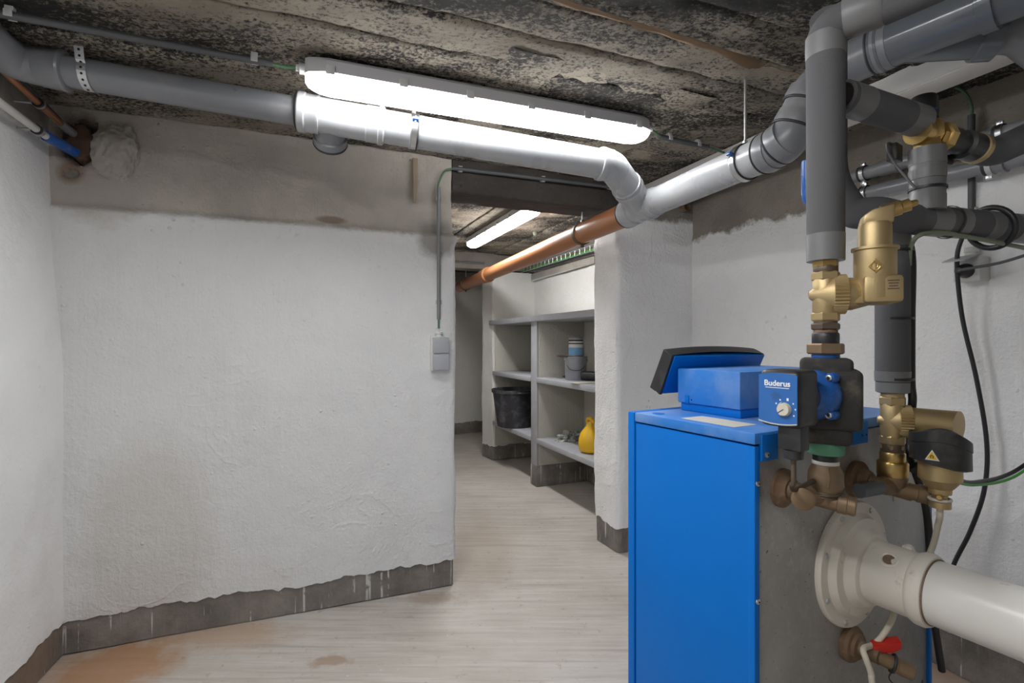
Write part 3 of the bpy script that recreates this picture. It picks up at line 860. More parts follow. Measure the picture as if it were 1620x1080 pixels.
ha, hb = on_a(716, 266, 0.014), on_a(985, 298, 0.014)
cw = conduit('wall_conduit', 'vertical dark conduit dropping to the grey switch on the partition', [va, vb], 0.009, 'conduit_light', (0.09, 0.87), cdir=-WN,
        ends=([vb + Z * 0.01, vb - Z * 0.04],))
ch = conduit('wall_conduit', 'horizontal dark conduit clipped along the lintel over the opening', [ha, hb], 0.009, 'conduit', (0.04, 0.50, 0.92), cdir=-WN,
        ends=([va - Z * 0.01, va + Z * 0.02, lerp(va, ha, 0.45) + Z * 0.035, ha + (hb - ha) * 0.01],))
sw0 = on_a(693, 559, 0.0)
sw = thing('light_switch', 'grey surface-mounted double switch on the partition beside the opening', 'switch', sw0)
MB().box(sw0 + WN * 0.018, WU * 0.040, WN * 0.020, Z * 0.078, 0.004).build('box', 'switch_light', sw)
for s in (1, -1):
    MB().box(sw0 + WN * 0.040 + Z * (s * 0.0385) + WU * 0.003, WU * 0.037, WN * 0.008, Z * 0.036, 0.004).build('rocker', 'switch_grey', sw)
MB().lathe(sw0 + WN * 0.018 + Z * 0.076, Z, [(0, 0.016), (0.012, 0.014), (0.014, 0.018), (0.022, 0.017)], 16).build('cable_gland', 'switch_light', sw)

# small things on the partition
w0 = on_a(656, 286, 0.004)
sl = MB()
sl.prism([w0 + WU * -0.010 + Z * 0.10, w0 + WU * 0.012 + Z * 0.10, w0 + WU * 0.010 - Z * 0.02, w0 + WU * 0.006 - Z * 0.098, w0 + WU * -0.008 - Z * 0.10], WN * 0.010, 0.001)
tag(sl.build('wood_sliver', 'wood'), 'thin wooden sliver wedged upright into the bare concrete beside the conduit', 'wood')
fc = on_a(184, 240, 0.0)
bm = bmesh.new()
bmesh.ops.create_icosphere(bm, subdivisions=5, radius=1.0)
for v in bm.verts:
    d = v.co.copy()
    k = 1 + 0.22 * noise.noise(d * 1.7) + 0.10 * noise.noise(d * 4.5) + 0.05 * noise.noise(d * 9)
    v.co = fc + WU * (d.x * 0.074 * k) + Z * (d.z * 0.105 * k) + WN * (d.y * 0.026 * k + 0.006 * noise.noise(d * 6) - 0.006)
m = MB(); m._take(bm)
tag(m.build('foam_filler', 'foam_filler'), 'lumpy grey foam filler swelling from the wall beside the pipe hole', 'filler')

# pipes into the hole by the left corner
def wallpipe(name, label, segs, cat='pipe', clampat=None, rcl=0.0):
    p0 = Vector(segs[0][0][0])
    root = thing(name, label, cat, p0)
    for pts, r, mat, nm in segs:
        MB().tube(pts, r, 20).build(nm, mat, root)
    return root
def lw(px, py, off):
    return on_plane(px, py, L0 + LN * off - LN * 0.045, LN)
c1a, c1b, c1c = lw(-60, 52, 0.07), lw(62, 164, 0.07), at(100, 197, 1.80)
hole_in = HOLE - WN * 0.10
p1dir = (c1b - c1a).normalized()
wp = wallpipe('heating_pipe', 'bare copper pipe running along the left wall into the hole', [([c1a, c1a + p1dir * ((c1b - c1a).length + 0.13)], 0.0105, 'copper', 'pipe')])
e1 = c1a + p1dir * ((c1b - c1a).length + 0.12)
MB().tube([e1, HOLE - WN * 0.09 + Z * 0.015 - WU * 0.01], 0.014, 16).build('sleeve', 'conduit_light', wp)
c2a, c2b = lw(-60, 118, 0.055), lw(60, 206, 0.055)
p2d = (c2b - c2a).normalized()
wp2 = wallpipe('water_pipe', 'white plastic pipe with blue sleeve entering the hole in the corner', [([c2a, c2a + p2d * ((c2b - c2a).length + 0.06)], 0.0115, 'white_pipe', 'pipe')])
e2 = c2a + p2d * ((c2b - c2a).length + 0.045)
MB().tube(curve([e2, lerp(e2, HOLE - WN * 0.06 - Z * 0.045, 0.5), HOLE - WN * 0.08 - Z * 0.045], 5), 0.0175, 20).build('blue_sleeve', 'blue_pipe', wp2)
for c, d, r, lab in ((c1b, p1dir, 0.0105, 'small rubber-lined clip on the copper pipe'), (c2b, p2d, 0.0115, 'small rubber-lined clip on the white pipe')):
    root = thing('pipe_clip', lab, 'clamp', c)
    MB().band(c, d, r, 0.020, 0.005, 20).build('rubber_liner', 'rubber', root)
    MB().band(c, d, r + 0.005, 0.010, 0.0018, 20).build('ring', 'steel', root)
    MB().tube([c, c - LN * 0.065], 0.004, 8).build('stud', 'zinc', root)
    MB().lathe(c + Z * (r + 0.006), d.cross(Z), [(-0.008, 0.003), (0.008, 0.003)], 8).build('screw', 'steel', root)
c3a, c3b = lw(-60, 30, 0.05), at(92, 190, 1.80)
tag(MB().tube([c3a, c3b], 0.011, 14).build('dark_pipe', 'conduit'), 'dark grey pipe behind the copper one on the left wall', 'pipe')

# torn strip of brown paper hanging from a seam in the ceiling
mb = MB(); n = 60; vs = []; fs = []
zp = CEIL - 0.008
pA, pB = atz(860, -8, zp), atz(1275, 120, zp)
for i in range(n + 1):
    f = i / n
    p = lerp(pA, pB, f)
    wdt = (0.010 + 0.012 * abs(N(f * 9, 0, 0, 1)) + 0.008 * math.exp(-((f - 0.5) / 0.1) ** 2)) * sstep(f, 1.0, 0.93)
    drop = 0.004 + 0.022 * math.exp(-((f - 0.72) / 0.09) ** 2) + 0.006 * N(f * 14, 2, 0, 1)
    for k in range(4):
        g = k / 3
        vs.append(p - WN * (wdt * (g - 0.5)) - Z * (drop * (g if f < 0.8 else 1 - 0.7 * g)) + WN * 0.003 * N(f * 20, g * 3, 5, 1))
for i in range(n):
    for k in range(3):
        a = i * 4 + k
        fs.append((a, a + 4, a + 5, a + 1))
mb.v, mb.f = vs, fs
pp = mb.build('paper_strip', 'paper', fix=False)
so = pp.modifiers.new('thick', 'SOLIDIFY'); so.thickness = 0.0012
tag(pp, 'torn brown paper strip peeling from a ceiling seam', 'paper')

# white cable trunking along the ceiling at the right
tz = CEIL - 0.037
t0_ = Vector((1.235, 1.66, 0)); tp = PD
trunk = thing('cable_trunking', 'white cable trunking fixed to the ceiling at upper right', 'trunking', t0_ + Z * tz)
MB().box(t0_ + tp * 0.15 + Z * tz, tp * 1.05, PR * 0.055, Z * 0.035, 0.004).build('channel', 'trunk_white', trunk)
MB().box(t0_ + tp * 0.15 + Z * (tz - 0.033), tp * 1.05, PR * 0.050, Z * 0.006, 0.002).build('cover', 'trunk_white', trunk)

# ------------------------------------------------------------------ boiler
BW, BD, BT = 0.672, 0.325, 0.967           # width of the back, depth of the casing, top of the cover
boiler = thing('boiler', 'blue floor-standing heating boiler with galvanized back panel', 'boiler', bl(BW / 2, BD / 2, 0))
def bbox(name, a0, a1, b0, b1, z0, z1, mat, par=boiler, bev=0.003):
    return MB().box(bl((a0 + a1) / 2, (b0 + b1) / 2, (z0 + z1) / 2), BU * ((a1 - a0) / 2), BV * ((b1 - b0) / 2), Z * ((z1 - z0) / 2), bev).build(name, mat, par)
bbox('plinth', 0.02, BW - 0.02, 0.02, BD - 0.02, 0, 0.06, 'black_plastic')
bbox('side_panel', 0.0, 0.012, 0.0, BD - 0.024, 0.06, BT - 0.024, 'blue_enamel', bev=0.0025)
bbox('side_panel', BW - 0.012, BW, 0.0, BD - 0.018, 0.06, BT - 0.024, 'blue_enamel', bev=0.0025)
bbox('front_panel', -0.002, BW, BD - 0.021, BD, 0.06, BT, 'blue_enamel')
bbox('back_panel', 0.014, BW - 0.013, 0.004, 0.020, 0.06, BT - 0.026, 'galvanized', bev=0.001)
bbox('corner_flange', -0.001, 0.0135, -0.002, 0.012, 0.06, BT - 0.024, 'blue_enamel', bev=0.002)
bbox('corner_flange', BW - 0.0135, BW + 0.001, -0.002, 0.012, 0.06, BT - 0.026, 'blue_enamel', bev=0.002)
top = bbox('top_cover', -0.002, BW - 0.10, -0.003, BD - 0.023, BT - 0.021, BT, 'blue_dusty', bev=0.003)
bbox('cover_lip', 0.014, 0.062, -0.006, 0.002, BT - 0.052, BT - 0.004, 'blue_enamel', bev=0.002)
lip2 = bbox('cover_lip', 0.20, 0.372, -0.006, 0.002, BT - 0.052, BT - 0.004, 'blue_enamel', bev=0.002)
for a in (0.345, 0.362, 0.300):
    MB().lathe(bl(a, -0.007, BT - 0.034), -BV, [(0, 0.002), (0.0005, 0.002)], 8).build('screw_hole', 'dark_void', lip2)
def screw(a, b, z, par, r=0.0055, d=None):
    d = d or -BV
    s_ = MB().lathe(bl(a, b, z), d, [(0, r), (0.002, r), (0.0035, r * 0.6)], 14).build('screw', 'steel', par)
    MB().lathe(bl(a, b, z) + d * 0.003, d, [(0, r * 0.35), (0.001, r * 0.35)], 6).build('socket_recess', 'dark_void', par)
screw(0.026, -0.0065, BT - 0.040, boiler)
for z in (BT - 0.090, BT - 0.30, BT - 0.60):
    screw(0.006, -0.0025, z, boiler, 0.005)
stk = MB().prism([bl(0.020, 0.185, BT + 0.0002), bl(0.020, 0.055, BT + 0.0002), bl(0.085, 0.055, BT + 0.0002), bl(0.085, 0.185, BT + 0.0002)], Z * 0.0006)
stk.build('sticker', 'sticker', boiler, smooth=False)
MB().lathe(bl(0.03, 0.26, BT), Z, [(0, 0.014), (0.001, 0.013)], 16).build('cover_plug', 'blue_enamel', boiler)
# data plate with worn print
pl = bbox('data_plate', 0.50, 0.60, 0.0025, 0.0045, BT - 0.20, BT - 0.11, 'sticker', bev=0.0004)
for k in range(4):
    bbox('print_line', 0.51, 0.575 - 0.01 * (k % 2), 0.0018, 0.0026, BT - 0.135 - 0.018 * k, BT - 0.131 - 0.018 * k, 'rusty', par=pl, bev=0)

# control unit on top: low box with a lid line and a tilted display housing at the front
cu = thing('control_unit', 'blue boiler control box with dark tilted display hood', 'control unit', bl(0.26, 0.2, BT))
ca0, ca1, cb0, cb1 = 0.118, 0.43, 0.116, 0.285
bbox('base', ca0 + 0.006, ca1 - 0.006, cb0 + 0.003, cb1 - 0.004, BT, BT + 0.022, 'blue_enamel', cu)
bbox('lid', ca0, ca1, cb0, cb1, BT + 0.019, BT + 0.099, 'blue_dusty', cu, 0.003)
lt = bbox('latch', ca0 - 0.002, ca0 + 0.001, 0.250, 0.262, BT + 0.019, BT + 0.037, 'blue_enamel', cu, 0.0008)
MB().lathe(bl(ca0, 0.243, BT + 0.028), -BU, [(0, 0.0016), (0.001, 0.0016)], 8).build('screw_hole', 'dark_void', cu)
o3 = lambda a, b, z: bl(a, b, z)
da0, da1 = 0.100, 0.440
outl = [(0.283, 1.097), (0.310, 1.110), (0.353, 1.018), (0.324, 1.000)]
MB().prism([o3(da0 + 0.006, b, z) for b, z in ((0.281, 1.094), (0.296, 1.101), (0.338, 1.010), (0.324, 1.002))], BU * (da1 - da0 - 0.002), 0.002).build('display_back', 'blue_enamel', cu)
# bowed dark hood: sides and top
mb = MB(); vs = []; fs = []; n = 14
for i in range(n + 1):
    f = i / n; a = lerp(da0, da1, f); bow = 0.007 * (1 - (2 * f - 1) ** 2)
    for b, z in ((0.284, 1.0975 + bow), (0.312, 1.111 + bow), (0.357, 1.016), (0.340, 1.008), (0.300, 1.095 + bow * 0.8)):
        vs.append(o3(a, b, z))
for i in range(n):
    for k in range(5):
        k2 = (k + 1) % 5
        fs.append((i * 5 + k, i * 5 + k2, (i + 1) * 5 + k2, (i + 1) * 5 + k))
fs += [tuple(range(5)), tuple(n * 5 + k for k in range(5))]
mb.v, mb.f = vs, fs
hood = mb.build('display_hood', 'black_plastic', cu)
MB().prism([o3(da0 - 0.002, b, z) for b, z in outl], BU * 0.010, 0.002).build('hood_end', 'black_plastic', cu)
MB().prism([o3(da1 - 0.006, b, z) for b, z in outl], BU * 0.010, 0.002).build('hood_end', 'black_plastic', cu)

# ------------------------------------------------------------------ flue
fa_, fz = 0.3195, 0.668
fo = bl(fa_, 0.004, fz)
flue = thing('flue_pipe', 'white enamelled flue with round flange leaving the boiler back', 'flue', fo)
fl = MB().lathe(fo, -BV, [(0, 0.128), (0.008, 0.129), (0.012, 0.127), (0.013, 0.106), (0.016, 0.103), (0.026, 0.098), (0.028, 0.080), (0.032, 0.077), (0.046, 0.072), (0.049, 0.066)], 56).build('flange', 'flue_white', flue)
MB().lathe(fo, -BV, [(0.044, 0.064), (0.05, 0.0615), (0.12, 0.0605), (0.122, 0.064), (0.128, 0.0665), (0.140, 0.0665), (0.146, 0.063), (0.147, 0.058)], 56).build('socket', 'flue_white', flue)
MB().lathe(fo, -BV, [(0.11, 0.0575), (0.62, 0.0575)], 56).build('pipe', 'flue_clean', flue)
MB().ring(fo - BV * 0.1475, -BV, 0.0585, 0.0016, 48, 6).build('sealing_joint', 'rusty', flue)
for ang in (20, 62, 118, 160, 205, 250, 290, 335):
    a = math.radians(ang)
    c = fo - BV * 0.012 + (BU * math.cos(a) + Z * math.sin(a)) * 0.117
    MB().lathe(c, -BV, [(0, 0.0055), (0.003, 0.0055), (0.0045, 0.003)], 6).build('bolt', 'zinc', fl)
hd = (-BU * 0.62 - BV * 0.1 + Z * 0.75).normalized()
hc = fo - BV * 0.083 + hd * 0.0605
hb_ = MB().ring(hc, hd, 0.0130, 0.0032, 24, 8).build('test_port', 'flue_white', flue)
MB().lathe(hc - hd * 0.002, hd, [(0, 0.0120), (0.003, 0.0120)], 16).build('port_opening', 'rusty', flue)
kd2 = (BU * 0.75 + Z * 0.75).normalized()
MB().lathe(fo - BV * 0.085 + kd2 * 0.058, kd2, [(0, 0.012), (0.010, 0.012), (0.012, 0.010), (0.018, 0.006)], 16, 0.12).build('cap_screw', 'flue_white', flue)

# ------------------------------------------------------------------ supply column with pump
Vp = Vector((0.558, 0.9, 0))
def vz(y, Y=0.9): return H + (CY - y) / F * Y
def stack(root, base, items, Y):
    """items: (name, kind, y_top, y_bottom, radius, material); kinds c cylinder, h hex"""
    for nm, kind, yt, yb, r, m in items:
        z1, z0 = vz(yt, Y), vz(yb, Y)
        if kind == 'h':
            MB().hexa(base + Z * z0, Z, z1 - z0, r).build(nm, m, root)
        else:
            c = min(0.003, (z1 - z0) * 0.25)
            MB().lathe(base + Z * z0, Z, [(0, r - c * 0.6), (c, r), (z1 - z0 - c, r), (z1 - z0, r - c * 0.6)], 28).build(nm, m, root)
PXM = 0.9 / F        # metres per pixel at the column

riser = thing('insulated_pipe', 'tall grey foam-insulated riser above the pump, bending at the ceiling', 'pipe', Vp + Z * vz(412))
topz = vz(43)
hd3 = Vector((0.64, -0.77, 0)).normalized()
MB().lathe(Vp + Z * vz(412), Z, [(0, 0.026), (0.001, 0.0295), (vz(102) - vz(412), 0.0305)], 32).build('foam_sleeve', 'foam', riser)
MB().lathe(Vp + Z * (vz(413)), Z, [(0, 0.0298), (vz(371) - vz(413), 0.0302)], 32).build('tape_wrap', 'foam_tape', riser)
MB().tube(fil([Vp + Z * vz(110), Vp + Z * topz, Vp + Z * topz + hd3 * 0.05 + Vector((0.02, 0, 0.004))], 0.055, 10), 0.0308, 30).build('elbow_sleeve', 'foam', riser)
MB().lathe(Vp + Z * vz(92), Z, [(0, 0.0312), (0.012, 0.0318), (vz(58) - vz(92), 0.0315)], 30).build('tape_wrap', 'foam_tape', riser)
q0 = Vp + Z * topz + hd3 * 0.028
MB().lathe(q0, (hd3 + Vector((0.3, 0, 0.05))).normalized(), [(0, 0.031), (0.005, 0.0335), (0.05, 0.0335), (0.055, 0.031)], 30).build('tape_wrap', 'foam_tape', riser)
MB().lathe(q0 + hd3 * 0.045 + Vector((0.015, 0, 0.0)), hd3 + Z * 0.03, [(0, 0.030), (0.7, 0.030)], 30).build('foam_sleeve', 'foam', riser)
MB().box(Vp + Vector((0.0288, -0.008, vz(240))), Vector((0.0004, -0.0006, 0)), Vector((0.001, 0.001, 0)), Z * 0.15).build('foam_slit', 'dark_void', riser)

sep = thing('air_separator', 'upright brass air separator on the supply riser above the pump', 'air separator', Vp + Z * vz(520))
stack(sep, Vp, [('nut', 'h', 411, 424, 0.021, 'brass_bright'), ('thread', 'c', 420, 434, 0.0195, 'brown_iron'), ('nut', 'h', 430, 444, 0.0235, 'brass'),
                ('tee_body', 'c', 440, 498, 0.0205, 'brass'), ('nut', 'h', 494, 508, 0.0235, 'brass')], 0.9)
sd_ = Vector((0.93, -0.37, 0)).normalized()
tc = Vp + Z * vz(466)
tb = MB().lathe(tc - sd_ * 0.004, sd_, [(-0.022, 0.006), (-0.006, 0.020), (0.014, 0.0325)], 28).build('tee_neck', 'brass', sep)
# arrow showing the flow
an = Vector((-sd_.y, sd_.x, 0)); an = -an if an.y > 0 else an
ac = tc + an * 0.0208 - sd_ * 0.002
MB().prism([ac + Z * 0.006 - sd_ * 0.0022, ac + Z * 0.006 + sd_ * 0.0022, ac + Z * 0.010], an * 0.0012).build('arrow', 'dark_void', sep, smooth=False)
MB().box(ac + Z * 0.001 + an * 0.0005, sd_ * 0.0008, an * 0.0006, Z * 0.006).build('arrow', 'dark_void', sep, smooth=False)
MB().lathe(tc + sd_ * 0.008, sd_, [(0, 0.030), (0.001, 0.0350), (0.022, 0.0350), (0.023, 0.029)], 72, 0.085).build('knurled_ring', 'brass', sep)
MB().lathe(tc + sd_ * 0.027, sd_, [(0, 0.0285), (0.012, 0.0285), (0.020, 0.026), (0.040, 0.020)], 32).build('collar', 'brass', sep)
bc_ = at(1384, 440, 0.868); bx = Vector((bc_.x, bc_.y, 0))
zz = lambda y: vz(y, 0.868)
body = MB().lathe(bx + Z * zz(482), Z, [(0, 0.020), (0.004, 0.027), (0.012, 0.0310), (zz(397) - zz(482), 0.0310), (zz(396) - zz(482), 0.0345), (zz(392) - zz(482), 0.0345), (zz(391) - zz(482), 0.028)], 40).build('body', 'brass', sep)
MB().lathe(bx + Z * zz(394), Z, [(0, 0.0245), (zz(358) - zz(394), 0.0245), (zz(353) - zz(394), 0.0225)], 36).build('upper_chamber', 'brass', sep)
ang_b = Vector((0.92, -0.39, 0)); an2 = Vector((-0.39, -0.92, 0))
MB().box(bx + Z * zz(459) + ang_b * 0.006, ang_b * 0.028, an2 * 0.030, Z * (zz(438) - zz(459)), 0.006).build('lug_block', 'brass', sep)
MB().box(bx + Z * zz(467) - ang_b * 0.022, ang_b * 0.030, an2 * 0.020, Z * 0.016, 0.008).build('bridge', 'brass', sep)
hd_ = MB()
hd_.prism([bx + Z * zz(356) - ang_b * 0.022 + an2 * 0.016, bx + Z * zz(356) + ang_b * 0.024 + an2 * 0.016, bx + Z * zz(327) + ang_b * 0.026 + an2 * 0.016, bx + Z * zz(333) - ang_b * 0.006 + an2 * 0.016, bx + Z * zz(341) - ang_b * 0.018 + an2 * 0.016], -an2 * 0.034, 0.004)
hd_.build('vent_head', 'brass', sep)
vd = (ang_b + Z * 0.28).normalized()
MB().lathe(bx + Z * zz(338) + ang_b * 0.010, vd, [(0, 0.0125), (0.026, 0.0125), (0.028, 0.0105), (0.040, 0.0105), (0.041, 0.006), (0.050, 0.005), (0.052, 0.003)], 20).build('vent_nozzle', 'brass_bright', sep)
# cast emblem: diamond outline, ring and bar standing proud of the body
ec = bx + Z * zz(424); en = Vector((-0.55, -0.835, 0)).normalized(); eu = Vector((0.835, -0.55, 0)).normalized()
ec = ec + en * 0.0315
D = [ec + eu * 0.0105, ec + Z * 0.0105, ec - eu * 0.0105, ec - Z * 0.0105]
def surf(p):     # keep the marks on the round body
    d = p - (bx + Z * p.z); d.z = 0
    return bx + Z * p.z + d.normalized() * 0.0314
for i in range(4):
    p, q = D[i], D[(i + 1) % 4]
    MB().tube([surf(lerp(p, q, k / 6)) for k in range(7)], 0.0009, 6).build('emblem', 'brass_bright', body)
MB().tube([surf(ec + eu * (0.0062 * math.cos(a)) + Z * (0.0062 * math.sin(a))) for a in [2 * math.pi * k / 24 for k in range(25)]], 0.0009, 6).build('emblem', 'brass_bright', body)
MB().tube([surf(ec + Z * 0.013), surf(ec - Z * 0.012)], 0.0008, 6).build('emblem', 'brass_bright', body)
MB().tube([surf(ec + Z * 0.0035 + eu * 0.0005), surf(ec + Z * 0.003 + eu * 0.003), surf(ec - Z * 0.001 + eu * 0.003), surf(ec - Z * 0.0035 + eu * 0.0005)], 0.0008, 6).build('emblem', 'brass_bright', body)
for k in range(4):
    c = bx + Z * zz(447 + 4.2 * k) + an2 * 0.0303 + ang_b * 0.019
    MB().box(c, ang_b * (0.008 - 0.001 * (k % 3)), an2 * 0.0003, Z * 0.0009).build('stamped_line', 'brown_iron', sep)

pump = thing('circulation_pump', 'blue and black heating circulation pump beside the control box', 'pump', Vp + Z * vz(800))
stack(pump, Vp, [('nipple', 'c', 505, 516, 0.0185, 'brown_iron'), ('nut', 'h', 511, 522, 0.0235, 'brown_iron'), ('thread', 'c', 520, 530, 0.019, 'rusty'),
                 ('coupling', 'c', 526, 546, 0.0215, 'black_plastic'), ('union_nut', 'h', 543, 560, 0.0305, 'bronze'), ('collar', 'c', 558, 568, 0.022, 'blue_plastic')], 0.9)
pm = Vector((-0.84, -0.54, 0)).normalized(); pt = Vector((0.54, -0.84, 0)).normalized()
su = Vector((0.86, -0.5, 0)).normalized(); sv = Vector((0.5, 0.86, 0)).normalized()
def pbox(nm, c, hx, hy, z0, z1, bev, mat, par=pump, ux=su, uy=sv):
    return MB().box(Vector((c.x, c.y, (z0 + z1) / 2)), ux * hx, uy * hy, Z * ((z1 - z0) / 2), bev, 3).build(nm, mat, par)
pbox('shell_collar', Vp, 0.040, 0.036, vz(596), vz(566), 0.008, 'black_foam')
pbox('shell_body', Vp + su * 0.007, 0.046, 0.042, vz(676), vz(583), 0.010, 'black_foam')
pbox('shell_collar', Vp, 0.039, 0.036, vz(699), vz(668), 0.010, 'black_foam')
for dz_, da_ in ((0.032, -0.012), (0.028, 0.012), (0.0, -0.012), (-0.004, 0.012), (-0.03, 0.0)):
    MB().lathe(Vp + su * 0.0525 + sv * (-0.006 + da_) + Z * (vz(630) + dz_), su, [(0, 0.0035), (0.001, 0.003)], 10).build('foam_dimple', 'dark_void', pump)
hc0 = Vp - sv * 0.0 + Z * vz(622)
mo = hc0 + pm * 0.034
fl_ = MB().lathe(mo, pm, [(0, 0.043), (0.018, 0.043), (0.026, 0.038), (0.030, 0.034), (0.044, 0.030)], 36).build('motor_flange', 'blue_plastic', pump)
for i, (ax_, az_) in enumerate(((1, 1), (1, -1), (-1, 1), (-1, -1))):
    c = mo + pt * (0.031 * ax_) + Z * (0.031 * az_)
    MB().lathe(c, pm, [(0, 0.0085), (0.016, 0.0085), (0.018, 0.007)], 16).build('flange_ear', 'blue_plastic', fl_)
    MB().lathe(c + pm * 0.017, pm, [(0, 0.0052), (0.005, 0.0052), (0.0055, 0.004)], 14).build('bolt', 'steel', fl_)
    MB().lathe(c + pm * 0.0222, pm, [(0, 0.0025), (0.0006, 0.0025)], 6).build('bolt_socket', 'dark_void', fl_)
MB().lathe(mo, pm, [(0.03, 0.029), (0.066, 0.029)], 32).build('motor_can', 'black_plastic', pump)
hx = mo + pm * 0.086
hbx = MB().box(hx, pt * 0.0335, pm * 0.032, Z * 0.0465, 0.010, 3).build('head_box', 'black_plastic', pump)
# slightly bowed blue face plate with its print and knob
fcx = hx + pm * 0.0322
mb = MB(); vs = []; fs = []; n = 10
hw, hh = 0.0315, 0.038
for i in range(n + 1):
    g = i / n * 2 - 1; bow = 0.0035 * (1 - g * g)
    for zv in (hh + bow, -hh - bow):
        vs.append(fcx + pt * (g * hw) + Z * zv)
    for zv in (-hh - bow, hh + bow):
        vs.append(fcx + pm * 0.0016 + pt * (g * hw) + Z * zv)
for i in range(n):
    for k in range(4):
        k2 = (k + 1) % 4
        fs.append((i * 4 + k, i * 4 + k2, (i + 1) * 4 + k2, (i + 1) * 4 + k))
fs += [(0, 1, 2, 3), (n * 4, n * 4 + 1, n * 4 + 2, n * 4 + 3)]
mb.v, mb.f = vs, fs
fp = mb.build('face_plate', 'blue_face', pump)
fr = fcx + pm * 0.0018
mb = MB()
mb.tube([fr + pt * (g * hw / 8) + Z * (-hh - 0.0035 * (1 - (g / 8) ** 2)) for g in range(-8, 9)], 0.0013, 6).build('face_rim', 'clip', fp)
text_mesh('lettering', 'Buderus', 0.0130, fr + Z * 0.0205 - pt * 0.0005, pt, Z, 'print_white', fp)
MB().box(fr + Z * 0.0175 - pt * 0.0005, pt * 0.0195, pm * 0.0003, Z * 0.0005).build('underline', 'print_white', fp, smooth=False)
kc = fr + pt * 0.0125 - Z * 0.016
kn = MB().lathe(kc, pm, [(0, 0.0108), (0.006, 0.0102), (0.0075, 0.0092)], 28).build('knob', 'cream', fp)
MB().box(kc + pm * 0.0078 - pt * 0.003 - Z * 0.0025, (pt * 0.0045 + Z * 0.0032), pm * 0.0003, (Z * 0.0006 - pt * 0.0004)).build('pointer', 'print_grey', fp, smooth=False)
mb = MB().tube([kc + pt * (0.0125 * math.cos(a)) + Z * (0.0125 * math.sin(a)) for a in [math.radians(115 + 12 * k) for k in range(11)]], [0.0003 + 0.00007 * k for k in range(11)], 5)
mb.build('dial_arc', 'print_white', fp)
for k, an_ in enumerate((150, 118, 75, 38, 5, -32)):
    a = math.radians(an_)
    c = kc + pt * (0.0165 * math.cos(a)) + Z * (0.0165 * math.sin(a))
    MB().box(c, pt * (0.0016 if k == 2 else 0.001), pm * 0.0003, Z * (0.0022 if k == 2 else 0.0012)).build('dial_mark', 'print_white', fp, smooth=False)
for k in range(22):
    a = 2.4 * k; r = 0.0017 * math.sqrt(k)
    MB().lathe(fr - pt * 0.003 + Z * 0.004 + pt * (r * math.cos(a)) + Z * (r * math.sin(a)), pm, [(0, 0.0008), (0.0004, 0.0008)], 6).build('grille_dot', 'print_grey', fp)
# cable plug under the head
pc = hx + pt * 0.010 + pm * 0.004
pg = MB().box(pc - Z * 0.063, pt * 0.019, pm * 0.014, Z * 0.021, 0.003).build('cable_plug', 'black_plastic', pump)
MB().lathe(pc - Z * 0.084, -Z, [(0, 0.0155), (0.014, 0.0145), (0.016, 0.008)], 20).build('plug_gland', 'black_plastic', pump)
cp0 = pc - Z * 0.098
MB().tube(curve([cp0, cp0 - Z * 0.04, Vector((cp0.x + 0.008, cp0.y + 0.02, vz(752))), Vector((cp0.x + 0.03, cp0.y + 0.05, vz(768))), Vp + Vector((-0.028, -0.012, vz(757)))], 8), 0.004, 10).build('cable', 'brown_iron', pump)
stack(pump, Vp, [('union_nut', 'c', 697, 717, 0.0295, 'verdigris'), ('coupling', 'c', 714, 732, 0.0205, 'black_plastic'), ('sealing_tape', 'c', 727, 735, 0.0215, 'white_tape')], 0.9)

# boiler connections
def conn(label, col, fa, zf, endpx, ydn, ytop, valve):
    """flanged pipe from the boiler back to a column, with a capped stub past it"""
    p0 = bl(fa, 0.004, zf)
    root = thing('pipe_connection', label, 'pipe fitting', p0, 'boiler pipe connections')
    return root, p0
zc1 = vz(783)
c1, p0 = conn('bronze flow fitting from boiler flange to the pump column', Vp, 0.0864, vz(771, 0.945), None, None, None, True)
MB().lathe(p0, -BV, [(0, 0.036), (0.006, 0.036), (0.008, 0.030), (0.020, 0.022)], 32).build('flange', 'rusty', c1)
MB().lathe(p0 - BV * 0.004 - BU * 0.012 - Z * 0.022, -BV, [(0, 0.006), (0.004, 0.005)], 10).build('bolt', 'zinc', c1)
jx = bl(0.0864, -0.045, 0); j1 = Vector((jx.x, jx.y, vz(786, 0.9)))
vdir = Vector((Vp.x - j1.x, Vp.y - j1.y, 0)).normalized()
MB().tube(fil([p0 - BV * 0.01, Vector((j1.x, j1.y, p0.z)), Vector((Vp.x, Vp.y, zc1))], 0.03), 0.0165, 24).build('elbow', 'bronze', c1)
MB().lathe(j1 + Z * 0.004 - vdir * 0.030 + Vector((0.01, -0.02, 0)), Vector((-0.4, -0.9, 0.05)), [(-0.03, 0.016), (0.004, 0.0165), (0.005, 0.019), (0.016, 0.019), (0.018, 0.016)], 24).build('gauge_plug', 'bronze', c1)
sd2 = Vector((0.80, -0.60, -0.10)).normalized()
tcen = Vector((Vp.x, Vp.y, vz(790)))
MB().lathe(tcen - sd2 * 0.02, sd2, [(0, 0.0155), (0.038, 0.0155), (0.039, 0.0175), (0.052, 0.0175), (0.053, 0.0165), (0.064, 0.0165), (0.066, 0.014)], 24).build('drain_stub', 'bronze', c1)
MB().lathe(Vp + Z * vz(794), Z, [(0, 0.017), (vz(784) - vz(794), 0.019), (vz(778) - vz(794), 0.0245), (vz(772) - vz(794), 0.025), (vz(766) - vz(794), 0.0285), (vz(746) - vz(794), 0.0275), (vz(736) - vz(794), 0.022), (vz(733) - vz(794), 0.0215)], 28).build('check_valve_body', 'bronze', c1)
for k in range(3):
    MB().ring(Vp + Z * vz(776 + 3.5 * k), Z, 0.0245 - 0.001 * k, 0.0013, 28, 6).build('thread', 'brown_iron', c1)
